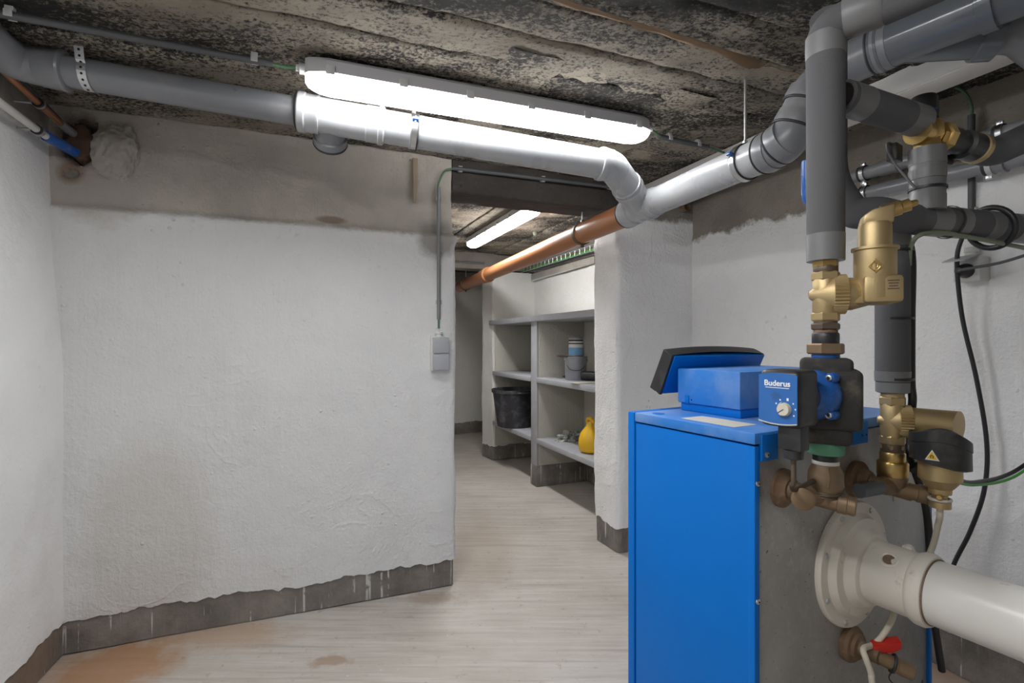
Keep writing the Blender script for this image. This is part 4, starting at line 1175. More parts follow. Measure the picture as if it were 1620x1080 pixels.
MB().tube([Vp + Vector((-0.012, -0.0245, vz(766))), Vp + Vector((-0.010, -0.0265, vz(750))), Vp + Vector((-0.008, -0.020, vz(736)))], 0.0028, 8).build('casting_seam', 'bronze', c1)

V2 = Vector((0.79, 1.05, 0))
def vz2(y): return vz(y, 1.05)
p0b = bl(0.335, 0.004, vz(758, 1.06))
c2 = thing('pipe_connection', 'bronze return fitting from boiler flange to the brass column', 'pipe fitting', p0b, 'boiler pipe connections')
MB().lathe(p0b, -BV, [(0, 0.037), (0.012, 0.038), (0.016, 0.034), (0.018, 0.026), (0.030, 0.022), (0.034, 0.019)], 32).build('flange', 'rusty', c2)
ret_z = vz2(771)
jb = bl(0.335, -0.045, 0)
MB().tube(fil([p0b - BV * 0.02, Vector((jb.x, jb.y, p0b.z - 0.004)), Vector((V2.x, V2.y, ret_z)), Vector((V2.x, V2.y, ret_z)) + Vector((0.03, -0.012, -0.008))], 0.03), 0.0165, 24).build('elbow', 'bronze', c2)
MB().tube([Vector((jb.x, jb.y, p0b.z - 0.006)), Vector((jb.x - 0.05, jb.y - 0.012, p0b.z - 0.010))], 0.0145, 20).build('plug_branch', 'pvc_shiny', c2)
sd3 = Vector((0.85, -0.50, -0.12)).normalized()
MB().lathe(Vector((V2.x, V2.y, ret_z)), sd3, [(-0.01, 0.0165), (0.040, 0.0165), (0.041, 0.0185), (0.062, 0.0185), (0.063, 0.0165), (0.066, 0.015)], 24).build('drain_stub', 'bronze', c2)
MB().lathe(V2 + Z * vz2(772), Z, [(0, 0.018), (0.008, 0.024), (vz2(755) - vz2(772), 0.027), (vz2(752) - vz2(772), 0.0265)], 24).build('riser_boss', 'bronze', c2)

# drain cock at the foot
p0d = bl(0.312, 0.004, vz(1020, 1.045))
dc = thing('drain_cock', 'brass drain cock with red lever low on the boiler back', 'valve', p0d)
MB().lathe(p0d, -BV, [(0, 0.036), (0.010, 0.037), (0.016, 0.033), (0.018, 0.026), (0.024, 0.024), (0.026, 0.015), (0.060, 0.014)], 30).build('flange', 'rusty', dc)
dx = p0d - BV * 0.045
dd = Vector((0.85, -0.42, -0.28)).normalized()
MB().lathe(dx - dd * 0.01, dd, [(0, 0.013), (0.045, 0.014), (0.046, 0.018), (0.050, 0.018), (0.052, 0.0155), (0.078, 0.015), (0.08, 0.012)], 24).build('tap_body', 'bronze', dc)
MB().ring(dx + dd * 0.036, dd, 0.0165, 0.003, 24, 6).build('seal_ring', 'rubber', dc)
lev = MB().prism([dx + Vector((-0.004, -0.01, 0.022)), dx + Vector((0.020, -0.014, 0.026)), dx + Vector((0.045, -0.020, 0.036)), dx + Vector((0.046, -0.020, 0.020)), dx + Vector((0.030, -0.017, 0.010)), dx + Vector((-0.004, -0.01, 0.008))], Vector((0.008, 0.022, 0)), 0.003)
lev.build('lever', 'red_plastic', dc)
MB().tube(curve([dx + dd * 0.045 + Z * 0.0, dx + dd * 0.03 - Z * 0.035, dx + dd * 0.075 - Z * 0.045, dx + dd * 0.085 - Z * 0.005]), 0.0013, 6).build('cap_chain', 'rubber', dc)

# ------------------------------------------------------------------ return column: insulated pipe, dirt separator
ret = thing('insulated_pipe', 'grey foam-insulated return drop pipe right of the air separator', 'pipe', V2 + Z * vz2(622))
MB().lathe(V2 + Z * vz2(603), Z, [(0, 0.0305), (vz2(362) - vz2(603), 0.0305)], 30).build('foam_sleeve', 'foam', ret)
MB().lathe(V2 + Z * vz2(621), Z, [(0, 0.026), (0.002, 0.0295), (0.022, 0.0295), (0.024, 0.027)], 30).build('foam_end', 'foam_tape', ret)
MB().lathe(V2 + Z * vz2(602), Z, [(0, 0.031), (0.02, 0.0314)], 30).build('tape_wrap', 'foam_tape', ret)
MB().lathe(V2 + Z * vz2(391), Z, [(0, 0.031), (0.028, 0.0314)], 30).build('tape_wrap', 'foam_tape', ret)
cx_ = V2 + Vector((0.034, -0.006, 0))
for y in (398, 504, 599):
    MB().band(V2 + Vector((0.004, 0, vz2(y))), Z, 0.0318, 0.005, 0.0015, 30).build('cable_tie', 'black_cable', ret)
cab = thing('power_cable', 'thick black cable strapped to the return drop pipe', 'cable', cx_ + Z * vz2(640))
MB().tube(curve([cx_ + Vector((-0.002, 0.03, vz2(350))), cx_ + Z * vz2(400), cx_ + Z * vz2(500), cx_ + Z * vz2(600), cx_ + Vector((0.002, 0.0, vz2(640))), Vector((0.853, 1.10, vz(700, 1.10))), at(1440, 725, 1.12), at(1462, 790, 1.13), at(1470, 850, 1.13), at(1474, 950, 1.16), at(1490, 1060, 1.2)], 8), 0.0075, 14).build('sheath', 'black_cable', cab)
MB().box(at(1450, 738, 1.10), Vector((0.016, 0, 0.008)), Vector((0.003, 0.01, 0)), Vector((-0.003, 0, 0.005)), 0.002).build('cable_tie', 'black_cable', cab)

mag = thing('dirt_separator', 'brass dirt separator with black magnet belt below the return pipe', 'dirt separator', V2 + Z * vz2(760))
stack(mag, V2, [('thread', 'c', 618, 632, 0.0205, 'brass'), ('nut', 'h', 627, 641, 0.0245, 'brass'), ('tee_body', 'c', 636, 694, 0.0215, 'brass'), ('nut', 'h', 688, 702, 0.0245, 'brass'),
                ('thread', 'c', 700, 716, 0.021, 'brown_iron'), ('nut', 'h', 702, 710, 0.0225, 'brass'), ('press_socket', 'c', 714, 733, 0.0225, 'brass_bright'), ('press_collar', 'c', 729, 753, 0.0275, 'brass_bright')], 1.05)
md = Vector((0.90, -0.43, 0)).normalized()
mc = V2 + Z * vz2(665)
MB().lathe(mc, md, [(-0.026, 0.006), (-0.010, 0.019), (0.012, 0.031)], 28).build('tee_neck', 'brass', mag)
MB().lathe(mc + md * 0.008, md, [(0, 0.028), (0.001, 0.0335), (0.022, 0.0335), (0.023, 0.028)], 72, 0.085).build('knurled_ring', 'brass', mag)
# horizontal barrel with a slanted end
mn = Vector((-md.y, md.x, 0)); mn = -mn if mn.y > 0 else mn
Lb, rb = 0.108, 0.0295
mb = MB(); vs = []; fs = []; sg = 36
for i in range(9):
    for k in range(sg):
        a = 2 * math.pi * k / sg
        off = mn * (math.cos(a) * rb) + Z * (math.sin(a) * rb)
        L_ = lerp(0.022, Lb - 0.018 * math.cos(a) , i / 8)
        vs.append(mc + md * L_ + off - Z * (0.004 * i / 8))
for i in range(8):
    for k in range(sg):
        k2 = (k + 1) % sg
        fs.append((i * sg + k, i * sg + k2, (i + 1) * sg + k2, (i + 1) * sg + k))
fs += [tuple(range(sg)), tuple(8 * sg + k for k in range(sg))]
mb.v, mb.f = vs, fs
mb.build('barrel', 'brass', mag)
vc = at(1487, 740, 0.985); vb_ = Vector((vc.x, vc.y, 0))
yz = lambda y: vz(y, 0.985)
MB().lathe(vb_ + Z * yz(803), Z, [(0, 0.012), (0.001, 0.0175), (yz(792) - yz(803), 0.0175), (yz(791) - yz(803), 0.0125), (yz(782) - yz(803), 0.0125), (yz(780) - yz(803), 0.018), (yz(772) - yz(803), 0.019), (yz(770) - yz(803), 0.022), (yz(760) - yz(803), 0.031), (yz(757) - yz(803), 0.0345), (yz(690) - yz(803), 0.0335)], 36).build('lower_body', 'brass', mag)
MB().ring(vb_ + Z * yz(789), Z, 0.0165, 0.003, 24, 8).build('seal_ring', 'white_tape', mag)
MB().lathe(vb_ + Z * yz(783) - mn * 0 + mn * 0.004, mn - md * 0.4, [(0.008, 0.006), (0.017, 0.006), (0.019, 0.004)], 14).build('drain_screw', 'brass_bright', mag)
# saddle-shaped black belt
mb = MB(); vs = []; fs = []; sg = 44
def belt_top(a):   # angle 0 along md
    c = math.cos(a)
    return yz(690) + 0.020 * (0.5 - 0.5 * math.cos(2 * a)) + 0.008 * (-c)
for k in range(sg):
    a = 2 * math.pi * k / sg
    d = md * math.cos(a) + mn * math.sin(a)
    R = 0.044 + 0.004 * abs(math.cos(a))
    zt = belt_top(a); zb = yz(735) + 0.008 * (-math.cos(a))
    for r, z in ((R - 0.007, zt), (R, zt - 0.003), (R + 0.0005, lerp(zt, zb, 0.35)), (R - 0.0008, lerp(zt, zb, 0.36)), (R, zb + 0.003), (R - 0.008, zb)):
        vs.append(vb_ + d * r + Z * z)
for k in range(sg):
    k2 = (k + 1) % sg
    for j in range(6):
        j2 = (j + 1) % 6
        fs.append((k * 6 + j, k * 6 + j2, k2 * 6 + j2, k2 * 6 + j))
mb.v, mb.f = vs, fs
belt = mb.build('magnet_belt', 'black_plastic', mag)
def onbelt(a, z, r=0.0):
    d = md * math.cos(a) + mn * math.sin(a)
    return vb_ + d * (0.044 + 0.004 * abs(math.cos(a)) + r) + Z * z
wa = math.atan2(1, -0.55)
wz = yz(716)
def tri(s, r, m, nm):
    pts = [onbelt(wa - s * 0.0105 / 0.047, wz + 0.009 * s, r)]
    A, B, C = (0.0, 0.0115 * s), (0.011 * s, -0.0085 * s), (-0.011 * s, -0.0085 * s)
    P = [onbelt(wa - x / 0.047, wz + z, r) for x, z in (A, B, C)]
    nn = (P[1] - P[0]).cross(P[2] - P[0]).normalized()
    if nn.dot(P[0] - vb_) < 0: nn = -nn
    MB().prism(P, nn * 0.0005).build(nm, m, belt, smooth=False)
tri(1.0, 0.0012, 'print_white', 'warning_label'); tri(0.72, 0.0018, 'yellow_print', 'warning_label')
P = onbelt(wa, wz - 0.001, 0.0026)
dw = (md * math.cos(wa) + mn * math.sin(wa)); tw = dw.cross(Z)
MB().tube([P + tw * 0.002 - Z * 0.003, P + tw * 0.002 + Z * 0.001, P + Z * 0.003, P - tw * 0.002 + Z * 0.001, P - tw * 0.002 - Z * 0.003], 0.0006, 5).build('warning_symbol', 'dark_void', belt)

hose = thing('drain_hose', 'thin cream hose from the dirt separator passing behind the flue to the drain cock', 'hose', vb_ + Z * yz(810))
MB().tube(curve([vb_ + Z * yz(800), vb_ + Z * yz(815), at(1484, 830, 1.0), at(1474, 868, 1.03), at(1452, 910, 1.05), at(1420, 955, 1.05), at(1410, 982, 1.03), at(1394, 1008, 1.02), at(1380, 1020, 1.02), at(1366, 1026, 0.985), at(1370, 1042, 0.97), at(1378, 1065, 0.97), at(1381, 1090, 0.97), dx + Vector((0.012, -0.03, -0.25)), dx + Vector((0.02, -0.03, -0.52))], 8), 0.0055, 12).build('tube', 'cream', hose)

# ------------------------------------------------------------------ insulated branches at upper right
hz1, hz2 = 1.377, 1.57
V3 = Vector((0.8377, 1.02, 0))
hdir = Vector((0.962, 0.27, 0)).normalized()
h1 = thing('insulated_pipe', 'grey foam-insulated header pipe strapped with cable, crossing to the right edge', 'pipe', Vector((0.84, 1.03, hz1)))
hA = Vector((0.80, 1.02, hz1)); hB = hA + hdir * 0.62
MB().lathe(hA, hdir, [(0, 0.026), (0.001, 0.0305), (0.62, 0.0305)], 30).build('foam_sleeve', 'foam', h1)
MB().lathe(hA - hdir * 0.0005, -hdir, [(0, 0.017), (0.002, 0.016)], 20).build('sleeve_opening', 'dark_void', h1)
for s, w in ((0.035, 0.05), (0.11, 0.03), (0.20, 0.035), (0.29, 0.06)):
    MB().lathe(hA + hdir * s, hdir, [(0, 0.0309), (w, 0.0312)], 30).build('tape_wrap', 'foam_tape', h1)
MB().band(hA + hdir * 0.108, hdir, 0.0322, 0.005, 0.0015, 30).build('cable_tie', 'black_cable', h1)
MB().ring(hA + hdir * 0.235 + Z * -0.004, (hdir + Vector((0, 0, 0.25))), 0.043, 0.006, 32, 10).build('cable_loop', 'black_cable', h1)
hL = [hA + hdir * 0.01, at(1385, 328, 0.975), at(1352, 322, 0.99), Vector((0.655, 1.03, 1.55)), Vector((0.65, 1.03, 1.80))]
hL[1].z = hL[2].z = hz1 + 0.003
MB().tube(fil([hL[0], hL[1], hL[2] + Vector((0.005, 0.01, 0)), Vector((0.655, 1.04, 1.46)), Vector((0.655, 1.04, 1.66)), Vector((0.575, 0.92, 1.72))], 0.07, 9), 0.0295, 28).build('elbow_sleeve', 'foam', h1)

v3 = thing('insulated_pipe', 'short taped grey insulated stub between header and brass mixing valve', 'pipe', V3 + Z * hz1)
zv = lambda y: vz(y, 1.02)
MB().lathe(V3 + Z * zv(334), Z, [(0, 0.030), (0.03, 0.0305), (0.032, 0.0295), (zv(236) - zv(334), 0.0305)], 30).build('foam_sleeve', 'foam_tape', v3)
MB().band(V3 + Z * zv(299), Z, 0.0306, 0.005, 0.0016, 30).build('cable_tie', 'black_cable', v3)
for y, w in ((262, 0.03), (285, 0.02)):
    MB().lathe(V3 + Z * zv(y), Z, [(0, 0.0309), (w, 0.0312)], 30).build('tape_wrap', 'foam_tape', v3)

h2 = thing('insulated_pipe', 'grey insulated branch from the riser to the brass mixing valve', 'pipe', Vector((0.70, 0.96, hz2)))
h2a, h2b = Vector((0.600, 0.922, hz2 + 0.006)), Vector((0.815, 1.012, hz2))
h2d = (h2b - h2a).normalized(); h2L = (h2b - h2a).length
MB().lathe(h2a, h2d, [(0, 0.026), (0.001, 0.0295), (h2L, 0.0295)], 30).build('foam_sleeve', 'foam', h2)
MB().lathe(h2a - h2d * 0.001, -h2d, [(0, 0.024), (0.02, 0.02)], 20).build('sleeve_opening', 'dark_void', h2)
for s, w in ((0.012, 0.05), (h2L - 0.05, 0.05)):
    MB().lathe(h2a + h2d * s, h2d, [(0, 0.0299), (w, 0.0302)], 30).build('tape_wrap', 'foam_tape', h2)

mv = thing('mixing_valve', 'brass mixing valve with black actuator cap and black coupling', 'valve', V3 + Z * zv(225))
mvc = V3 + Z * zv(212)
MB().hexa(V3 + Z * zv(240), Z, zv(221) - zv(240), 0.0245).build('nut', 'brass_bright', mv)
MB().lathe(V3 + Z * zv(224), Z, [(0, 0.022), (0.010, 0.027), (0.035, 0.026), (0.04, 0.020)], 28).build('tee_body', 'brass_bright', mv)
MB().lathe(mvc - h2d * 0.034, h2d, [(0, 0.026), (0.03, 0.024)], 28).build('inlet', 'brass_bright', mv)
MB().lathe(V3 + Vector((-0.004, 0.004, zv(200))), Z, [(0, 0.018), (0.012, 0.0185), (0.014, 0.0235), (zv(156) - zv(200), 0.0235), (zv(152) - zv(200), 0.020)], 30).build('actuator_cap', 'black_plastic', mv)
MB().band(V3 + Vector((-0.004, 0.004, zv(178))), Z, 0.0236, 0.002, 0.0004, 30).build('blue_mark', 'blue_plastic', mv)
od = Vector((0.93, 0.33, -0.06)).normalized()
MB().lathe(mvc + od * 0.018, od, [(0, 0.024), (0.012, 0.026), (0.013, 0.031), (0.030, 0.031), (0.031, 0.028)], 8).build('nut', 'brass_bright', mv)
MB().lathe(mvc + od * 0.046, od, [(0, 0.026), (0.03, 0.027), (0.034, 0.022), (0.06, 0.022), (0.064, 0.029), (0.10, 0.029), (0.104, 0.024)], 28).build('coupling', 'black_plastic', mv)
MB().lathe(mvc + od * 0.148, od, [(0, 0.028), (0.002, 0.0305), (0.014, 0.0305), (0.016, 0.026)], 28).build('brass_ring', 'brass', mv)
MB().box(mvc + od * 0.075 - Z * 0.022 + Vector((-0.01, 0.03, 0)), od * 0.030, Vector((-0.2, 0.03, 0)).normalized() * 0.02, Z * 0.014, 0.004).build('actuator_body', 'black_plastic', mv)
MB().box(mvc + Vector((-0.040, 0.035, -0.026)), Vector((0.014, 0.01, 0)), Vector((-0.006, 0.008, 0)), Z * 0.018, 0.003).build('terminal_box', 'black_plastic', mv)
w0_ = mvc + Vector((-0.066, 0.02, -0.012))
MB().tube(curve([mvc + Vector((-0.04, 0.03, -0.012)), w0_, w0_ + Vector((0.012, 0.0, -0.035)), V3 + Vector((-0.03, -0.008, zv(300)))], 6), 0.0026, 8).build('sensor_wire', 'grey_cable', mv)

h4 = thing('insulated_pipe', 'grey insulated pipe rising from the black coupling to the right edge', 'pipe', mvc + od * 0.165)
h4a = mvc + od * 0.160
MB().tube(fil([h4a, h4a + od * 0.05, h4a + od * 0.10 + Vector((0.05, -0.05, 0.05)), h4a + Vector((0.22, -0.12, 0.16))], 0.05), 0.0295, 28).build('foam_sleeve', 'foam', h4)

# blue tag glimpsed behind the riser
bt = at(1279, 290, 1.02)
bth = MB().tube([bt + Z * 0.02, Vector((0.655, 1.04, bt.z + 0.02))], 0.005, 8)
bth.build('stem', 'zinc', ret)
tag(MB().tube([bt + Z * 0.045, bt + Z * 0.02, bt - Z * 0.02, bt - Z * 0.036, bt - Z * 0.043], [0.0125, 0.013, 0.013, 0.0105, 0.004], 20).build('valve_handle', 'blue_plastic'), 'rounded blue plastic handle half hidden behind the insulated riser', 'handle')

# ------------------------------------------------------------------ waste pipes, conduit, socket and cables on the right wall
def wall_pipe(label, pa, pb, r, sock, clamps_):
    d = (pb - pa).normalized()
    root = thing('waste_pipe', label, 'pipe', pa, 'waste pipes on the right wall')
    MB().tube([pa, pb], r, 28).build('pipe', 'pvc_grey', root)
    for f in sock:
        p = lerp(pa, pb, f)
        MB().lathe(p, d, [(0, r), (0.001, r + 0.004), (0.05, r + 0.004), (0.052, r + 0.007), (0.065, r + 0.007), (0.067, r)], 28).build('socket', 'pvc_grey', root)
    for f in clamps_:
        p = lerp(pa, pb, f)
        cl_ = thing('pipe_clamp', 'small steel clamp on ' + label[:5] + ' waste pipe of the right wall' + (' near the riser' if f < 0.4 else ' near the right edge'), 'clamp', p)
        MB().band(p, d, r + 0.0005, 0.022, 0.005, 28).build('rubber_liner', 'rubber', cl_)
        MB().band(p + d * 0.006, d, r + 0.005, 0.014, 0.002, 28).build('ring', 'steel', cl_)
        for s in (1, -1):
            MB().box(p + Z * (s * (r + 0.012)), d * 0.008, RN * 0.006, Z * 0.006, 0.001).build('lug', 'steel', cl_)
        MB().tube([p, p - RN * 0.07], 0.005, 8).build('stud', 'zinc', cl_)
    return root
uA, uB = on_r(1352, 279, 0.06), on_r(1660, 176, 0.06)
uB.z = uA.z = (uA.z + uB.z) / 2 
wall_pipe('upper grey waste pipe along the right wall', on_r(1352, 279, 0.06), on_r(1660, 190, 0.06), 0.024, (0.17,), (0.06, 0.80))
wall_pipe('lower grey waste pipe along the right wall', on_r(1345, 312, 0.06), on_r(1660, 240, 0.06), 0.025, (0.72,), (0.10, 0.76))
rc0, rc1 = on_r(1537, 182, 0.016), on_r(1537, 338, 0.016)
rc1.x, rc1.y = rc0.x, rc0.y
rcu = [rc0 + Z * -0.01, rc0 + Z * 0.03, on_r(1525, 145, 0.03), on_r(1495, 132, 0.05)]
conduit('wall_conduit', 'vertical dark conduit on the right wall behind the waste pipes', [rc0, rc1], 0.010, 'conduit', (0.28, 0.97), cdir=-RN, ends=(rcu,))
so0 = on_r(1545, 427, 0.0)
skt = thing('wall_socket', 'white surface socket with flap raised and a dark plug in it', 'socket', so0)
so_c = so0 + RN * 0.03
MB().box(so_c, RU * 0.036, RN * 0.030, Z * 0.040, 0.004).build('box', 'switch_light', skt)
MB().prism([so_c + RN * 0.030 + RU * -0.035 + Z * 0.040, so_c + RN * 0.030 + RU * 0.035 + Z * 0.040, so_c + RN * 0.105 + RU * 0.030 + Z * 0.018, so_c + RN * 0.105 - RU * 0.030 + Z * 0.018], Z * 0.004, 0.001).build('flap', 'switch_grey', skt)
MB().lathe(so_c + RN * 0.028 - Z * 0.006, RN, [(0, 0.023), (0.012, 0.023), (0.018, 0.019), (0.035, 0.017), (0.045, 0.008)], 24).build('plug', 'black_cable', skt)
MB().lathe(so_c + Z * 0.038, Z, [(0, 0.018), (0.016, 0.016), (0.018, 0.019), (0.034, 0.018)], 14).build('cable_gland', 'switch_light', skt)
pl0 = so_c + RN * 0.070 - Z * 0.006
MB().tube(curve([pl0, pl0 + RN * 0.012 + RU * 0.02, on_r(1580, 416, 0.09), on_r(1640, 398, 0.08)], 8), 0.0045, 10).build('plug_cable', 'grey_cable', skt)

cabs = (
    ('hanging_cable', 'long black cable hanging in a curve down the right wall', [on_r(1523, 372, 0.10), on_r(1514, 412, 0.10), on_r(1522, 500, 0.07), on_r(1545, 600, 0.05), on_r(1561, 700, 0.04), on_r(1557, 775, 0.05), on_r(1535, 840, 0.06), on_r(1508, 895, 0.07), on_r(1490, 960, 0.06)], 0.0065, 'black_cable'),
    ('hanging_cable', 'black cable sagging from the right edge to the hanging one', [at(1640, 722, 1.45), at(1600, 748, 1.45), at(1560, 760, 1.40), at(1515, 758, 1.30), at(1440, 700, 1.16), at(1405, 660, 1.10)], 0.0055, 'black_cable'),
    ('earth_cable', 'green earth cable sagging to the right edge below the dirt separator', [at(1640, 730, 1.43), at(1600, 756, 1.43), at(1555, 766, 1.38), at(1512, 761, 1.28), at(1440, 712, 1.15), at(1405, 672, 1.09)], 0.0040, 'bright_green'),
    ('sensor_cable', 'pale green cable tied beneath the insulated header pipe', [at(1438, 420, 1.03), at(1441, 390, 1.02), at(1455, 372, 1.0), at(1490, 368, 1.02), at(1550, 378, 1.05), at(1640, 396, 1.09)], 0.0045, 'pale_green_cable'),
)
for nm, lab, pts, r, m in cabs:
    tag(MB().tube(curve(pts, 8), r, 10).build(nm, m), lab, 'cable')
tg = on_r(1558, 762, 0.05)
tag(MB().ring(tg, Z, 0.010, 0.0025, 18, 6).build('cable_tie', 'black_cable'), 'black cable tie joining the hanging cables', 'cable tie')

# ------------------------------------------------------------------ things on the shelving
def shz(px, py, z):
    return at(px, py, (z - H) * F / (CY - py))
tb0 = sh(0.60, 0.07, 0.378)
tub = thing('mortar_tub', 'big black plastic mortar tub on the lower left shelf', 'tub', tb0)
MB().lathe(tb0, Z, [(0, 0.145), (0.004, 0.155), (0.30, 0.196), (0.302, 0.206), (0.330, 0.208), (0.330, 0.198), (0.302, 0.188), (0.03, 0.148), (0.012, 0.10)], 48).build('shell', 'tub', tub)
MB().lathe(tb0 + Z * 0.22, Z, [(0, 0.178), (0.06, 0.184), (0.075, 0.15), (0.085, 0.05)], 36).build('mortar_residue', 'mortar', tub)
for s in (1, -1):
    c = tb0 + PD * (s * 0.203) + Z * 0.312
    MB().tube(curve([c - PR * 0.06, c - PR * 0.05 + PD * (s * 0.022), c + PR * 0.05 + PD * (s * 0.022), c + PR * 0.06], 5), 0.008, 10).build('handle', 'tub', tub)

z2 = 0.85
pc0 = shz(911, 600.5, z2)
can = thing('paint_bucket', 'grey paint-smeared bucket with wire handle on the middle shelf', 'bucket', pc0)
rr = 17.5 / F * pc0.y
hh = 37 / F * pc0.y
MB().lathe(pc0, Z, [(0, rr * 0.93), (0.003, rr * 0.95), (hh - 0.012, rr), (hh - 0.010, rr * 1.05), (hh, rr * 1.05), (hh, rr * 0.9), (hh - 0.006, rr * 0.88)], 36).build('bucket_body', 'paint_can', can)
cd_ = Vector((-pc0.x, -pc0.y, 0)).normalized(); cs_ = Vector((-cd_.y, cd_.x, 0))
MB().tube(curve([pc0 + Z * (hh * 0.85) + cs_ * (rr * 1.04), pc0 + Z * (hh * 0.5) + cs_ * (rr * 0.6) + cd_ * (rr * 0.85), pc0 + Z * (hh * 0.42) + cd_ * (rr * 1.06), pc0 + Z * (hh * 0.5) - cs_ * (rr * 0.6) + cd_ * (rr * 0.85), pc0 + Z * (hh * 0.85) - cs_ * (rr * 1.04)], 6), 0.0025, 8).build('wire_handle', 'brown_iron', can)
for s in (1, -1):
    MB().lathe(pc0 + Z * (hh * 0.85) + cs_ * (s * rr * 0.98), cs_ * s, [(0, 0.010), (0.006, 0.008)], 12).build('handle_lug', 'paint_can', can)
tc0 = pc0 + Z * hh
tin = thing('paint_tin', 'open paint tin with white and blue label standing on the bucket', 'tin', tc0 - Z * 0.006)
r3 = 11.3 / F * pc0.y; h3 = 29 / F * pc0.y
MB().lathe(tc0, Z, [(0, r3), (0.004, r3 * 1.03), (0.006, r3), (h3 - 0.006, r3), (h3 - 0.003, r3 * 1.04), (h3, r3 * 1.04), (h3, r3 * 0.92), (h3 - 0.02, r3 * 0.9)], 32).build('tin_body', 'paint_can', tin)
MB().band(tc0 + Z * (h3 * 0.62), Z, r3 * 1.002, h3 * 0.45, 0.0006, 32).build('label_band', 'can_label', tin)
MB().band(tc0 + Z * (h3 * 0.28), Z, r3 * 1.002, h3 * 0.40, 0.0008, 32).build('label_band', 'can_blue', tin)
for f in (0.86, 0.70):
    MB().band(tc0 + Z * (h3 * f), Z, r3 * 1.004, h3 * (0.07 if f > 0.8 else 0.06), 0.001, 32).build('label_print', 'dark_void', tin)
pb0 = tc0 - PD * 0.0 + Z * 0.008
brush = thing('paint_brush', 'paint brush lying across the bucket rim with handle pointing left', 'brush', pb0 - cs_ * 0 + Z * 0)
bb0 = at(881, 562.5, pc0.y - rr * 0.6); bb1 = at(904, 564.5, pc0.y - rr * 0.6)
MB().tube([bb0, lerp(bb0, bb1, 0.3), lerp(bb0, bb1, 0.65), bb1], [0.004, 0.008, 0.006, 0.009], 10).build('handle', 'brown_iron', brush)
MB().box(lerp(bb0, bb1, 1.15), (bb1 - bb0) * 0.2, PD * 0.02, Z * 0.006, 0.002).build('bristles', 'conduit', brush)
tr0 = at(918, 596, 3.5)
dt = thing('sealant_tube', 'black foil tube lying at the right end of the middle shelf', 'tube', tr0)
ta = shz(921, 601.5, z2) + Z * 0.034; tb_ = ta + PR * 0.13 + PD * -0.22
MB().lathe(ta, tb_ - ta, [(0, 0.022), (0.005, 0.031), (0.02, 0.034), (0.22, 0.034)], 24).build('tube_body', 'black_plastic', dt)
for lab, px, py, sx, sy in (('flat grey scraper lying on the middle shelf left of the bucket', 887, 598, 0.045, 0.02), ('thin cardboard sheet under the black tube on the middle shelf', 922, 606, 0.09, 0.05)):
    c = shz(px, py, z2)
    if 'scraper' in lab:
        sc_ = thing('scraper', lab, 'scraper', c)
        MB().box(c + Z * 0.004, PR * sx * 0.6, PD * sy, Z * 0.002, 0.0008).build('blade', 'zinc', sc_)
        MB().box(c + Z * 0.010 + PR * 0.06, PR * 0.04, PD * 0.012, Z * 0.008, 0.003).build('handle', 'brown_iron', sc_)
    else:
        tag(MB().box(c + Z * 0.003 + PR * 0.02, PR * sx, PD * sy, Z * 0.0025, 0.0006).build('cardboard_sheet', 'sticker'), lab, 'cardboard')
z3 = 0.378
yb0 = shz(936, 716, z3)
bag = thing('plastic_bag', 'knotted yellow plastic bag on the lower right shelf', 'bag', yb0)
mb = MB(); vs = []; fs = []; sg = 28; prof = [(0.0, 0.30), (0.006, 0.75), (0.02, 0.94), (0.06, 1.0), (0.10, 0.95), (0.135, 0.76), (0.16, 0.50), (0.18, 0.30), (0.20, 0.24), (0.212, 0.17)]
for i, (z, k) in enumerate(prof):
    for j in range(sg):
        a = 2 * math.pi * j / sg
        r = 0.088 * k * (1 + 0.10 * N(math.cos(a) * 2, math.sin(a) * 2, z * 14, 1) + 0.06 * math.sin(7 * a + z * 30) * (z / 0.2))
        lean_ = -0.012 * (z / 0.2) ** 2
        vs.append(yb0 + cs_ * (r * math.cos(a) + lean_) + cd_ * (r * 0.8 * math.sin(a)) + Z * z)
for i in range(len(prof) - 1):
    for j in range(sg):
        j2 = (j + 1) % sg
        fs.append((i * sg + j, i * sg + j2, (i + 1) * sg + j2, (i + 1) * sg + j))
fs += [tuple(range(sg)), tuple((len(prof) - 1) * sg + j for j in range(sg))]
mb.v, mb.f = vs, fs
mb.build('bag_body', 'yellow_bag', bag)
tp_ = yb0 + Z * 0.205
sgn = -1 if cs_.x > 0 else 1
lf = cs_ * sgn
MB().tube(curve([tp_ - lf * 0.012, tp_ + Z * 0.022 + lf * 0.004, tp_ + Z * 0.026 + lf * 0.022, tp_ + Z * 0.006 + lf * 0.034, tp_ - Z * 0.012 + lf * 0.026], 6), [0.016] * 8 + [0.012] * 8 + [0.007] * 9, 10).build('tied_handle', 'yellow_bag', bag)
rg0 = shz(901, 696, z3)
bm = bmesh.new(); bmesh.ops.create_icosphere(bm, subdivisions=5, radius=1)
for v in bm.verts:
    d = v.co.copy(); k = 1 + 0.45 * noise.noise(d * 2.3) + 0.25 * noise.noise(d * 5.5) + 0.12 * noise.noise(d * 12)
    zz_ = max(-0.15, d.z * k)
    v.co = rg0 + PR * (d.x * 0.10 * k) - PD * (d.y * 0.06 * k) + Z * (zz_ * 0.055 + 0.009)
m = MB(); m._take(bm)
tag(m.build('crumpled_rag', 'rag'), 'crumpled pale rag heap left of the yellow bag', 'rag')

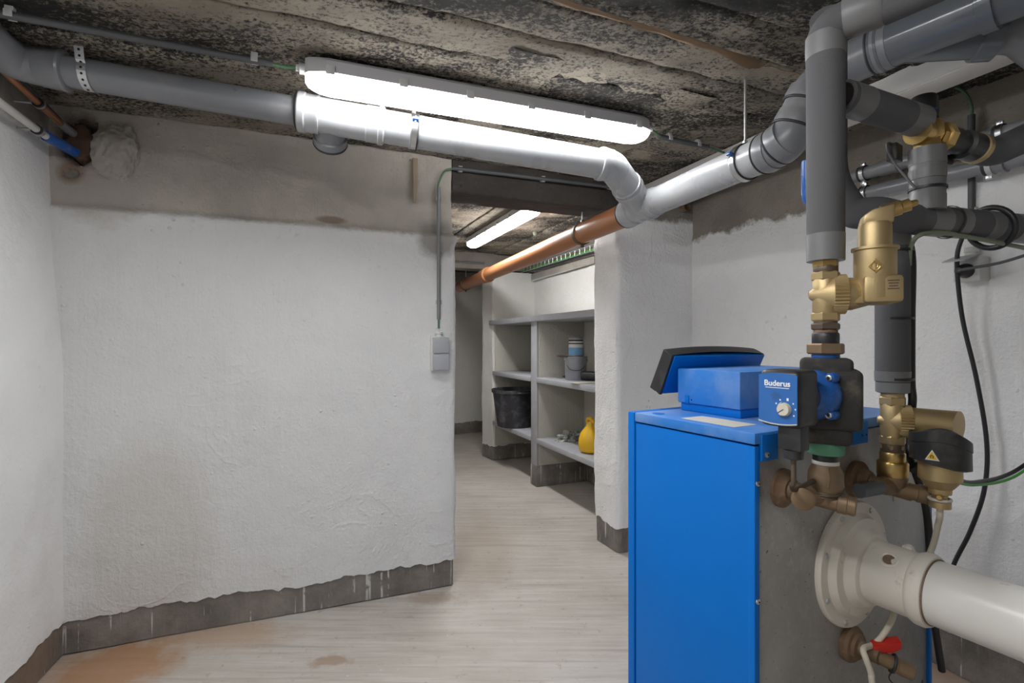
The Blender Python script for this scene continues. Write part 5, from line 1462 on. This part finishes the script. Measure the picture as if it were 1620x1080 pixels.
# cable tray and services above the shelving
def pw(px, py, off=0.0):
    return on_plane(px, py, sh(0, 0.44 - off, 0), PR)
b0, b1, b2, b3 = pw(838, 446, 0.035), pw(940, 416, 0.035), pw(940, 400, 0.035), pw(838, 435, 0.035)
cb_ = thing('concrete_ledge', 'rough grey board under the cable tray above the shelving', 'ledge', (b0 + b1) / 2)
MB().prism([b0, b1, b2, b3], PR * 0.02, 0.002).build('board', 'beam_concrete', cb_)
tray = thing('cable_tray', 'wire mesh cable tray carrying cables above the shelving', 'cable tray', pw(890, 415, 0.1))
t0a, t1a = pw(824, 428, 0.09), pw(942, 385, 0.09)
t1a.z = t0a.z = (t0a.z + t1a.z) / 2 - 0.035
ax = (t1a - t0a).normalized()
for off, dz_ in ((0.0, 0.0), (0.0, 0.045), (0.05, -0.004), (0.10, -0.004)):
    MB().tube([t0a + PR * off * 0.7 + Z * dz_, t1a + PR * off * 0.7 + Z * dz_], 0.0038, 6).build('tray_wire', 'galv_rail', tray)
Lt = (t1a - t0a).length; n = int(Lt / 0.075)
for i in range(n + 1):
    p = t0a + ax * (Lt * i / n)
    MB().tube([p + Z * 0.045, p, p + PR * 0.07 - Z * 0.004], 0.0035, 6).build('tray_wire', 'galv_rail', tray)
for i, (lab, o, m, r) in enumerate((('bundle of green cables lying in the wire tray', 0.02, 'bright_green', 0.014), ('reddish pipe running behind the wire tray', 0.05, 'copper', 0.012), ('dark cables under the wire tray', 0.0, 'black_cable', 0.006))):
    a = t0a + PR * o + Z * (0.012 if i == 0 else 0.03 if i == 1 else -0.012); b = t1a + PR * o + Z * (0.012 if i == 0 else 0.03 if i == 1 else -0.012)
    pts = [lerp(a, b, k / 8) + Z * (0.006 * N(k * 1.7, i, 0, 1)) for k in range(9)]
    tag(MB().tube(curve(pts, 4), r, 10).build('cable_bundle' if i != 1 else 'far_pipe', m), lab, 'cable' if i != 1 else 'pipe')
# knob and conduit on the far ceiling
g0 = shz(847, 370, CEIL - 0.01)
tag(MB().lathe(g0 + Z * 0.015, -Z, [(0, 0.02), (0.012, 0.022), (0.03, 0.012)], 14).build('ceiling_plug', 'pale_green_cable'), 'small pale green plug on the far passage ceiling', 'plug')
f0, f1 = sh(1.07, -0.85, 1.885), sh(1.07, -0.05, 1.885)
conduit('far_conduit', 'grey conduit clipped to the concrete beam in the far passage', [f0, f1], 0.010, 'conduit_light', (0.3, 0.7), cdir=PD)

# rusty stub in the wall above the pier
rs = on_a(1084, 328, 0.0)
st_ = thing('pipe_stub', 'short rusty pipe end in the wall behind the grey main drain', 'pipe', rs)
MB().lathe(rs, WN, [(-0.02, 0.024), (0.016, 0.024), (0.018, 0.021), (0.004, 0.020), (-0.01, 0.018)], 20).build('sleeve', 'rusty', st_)
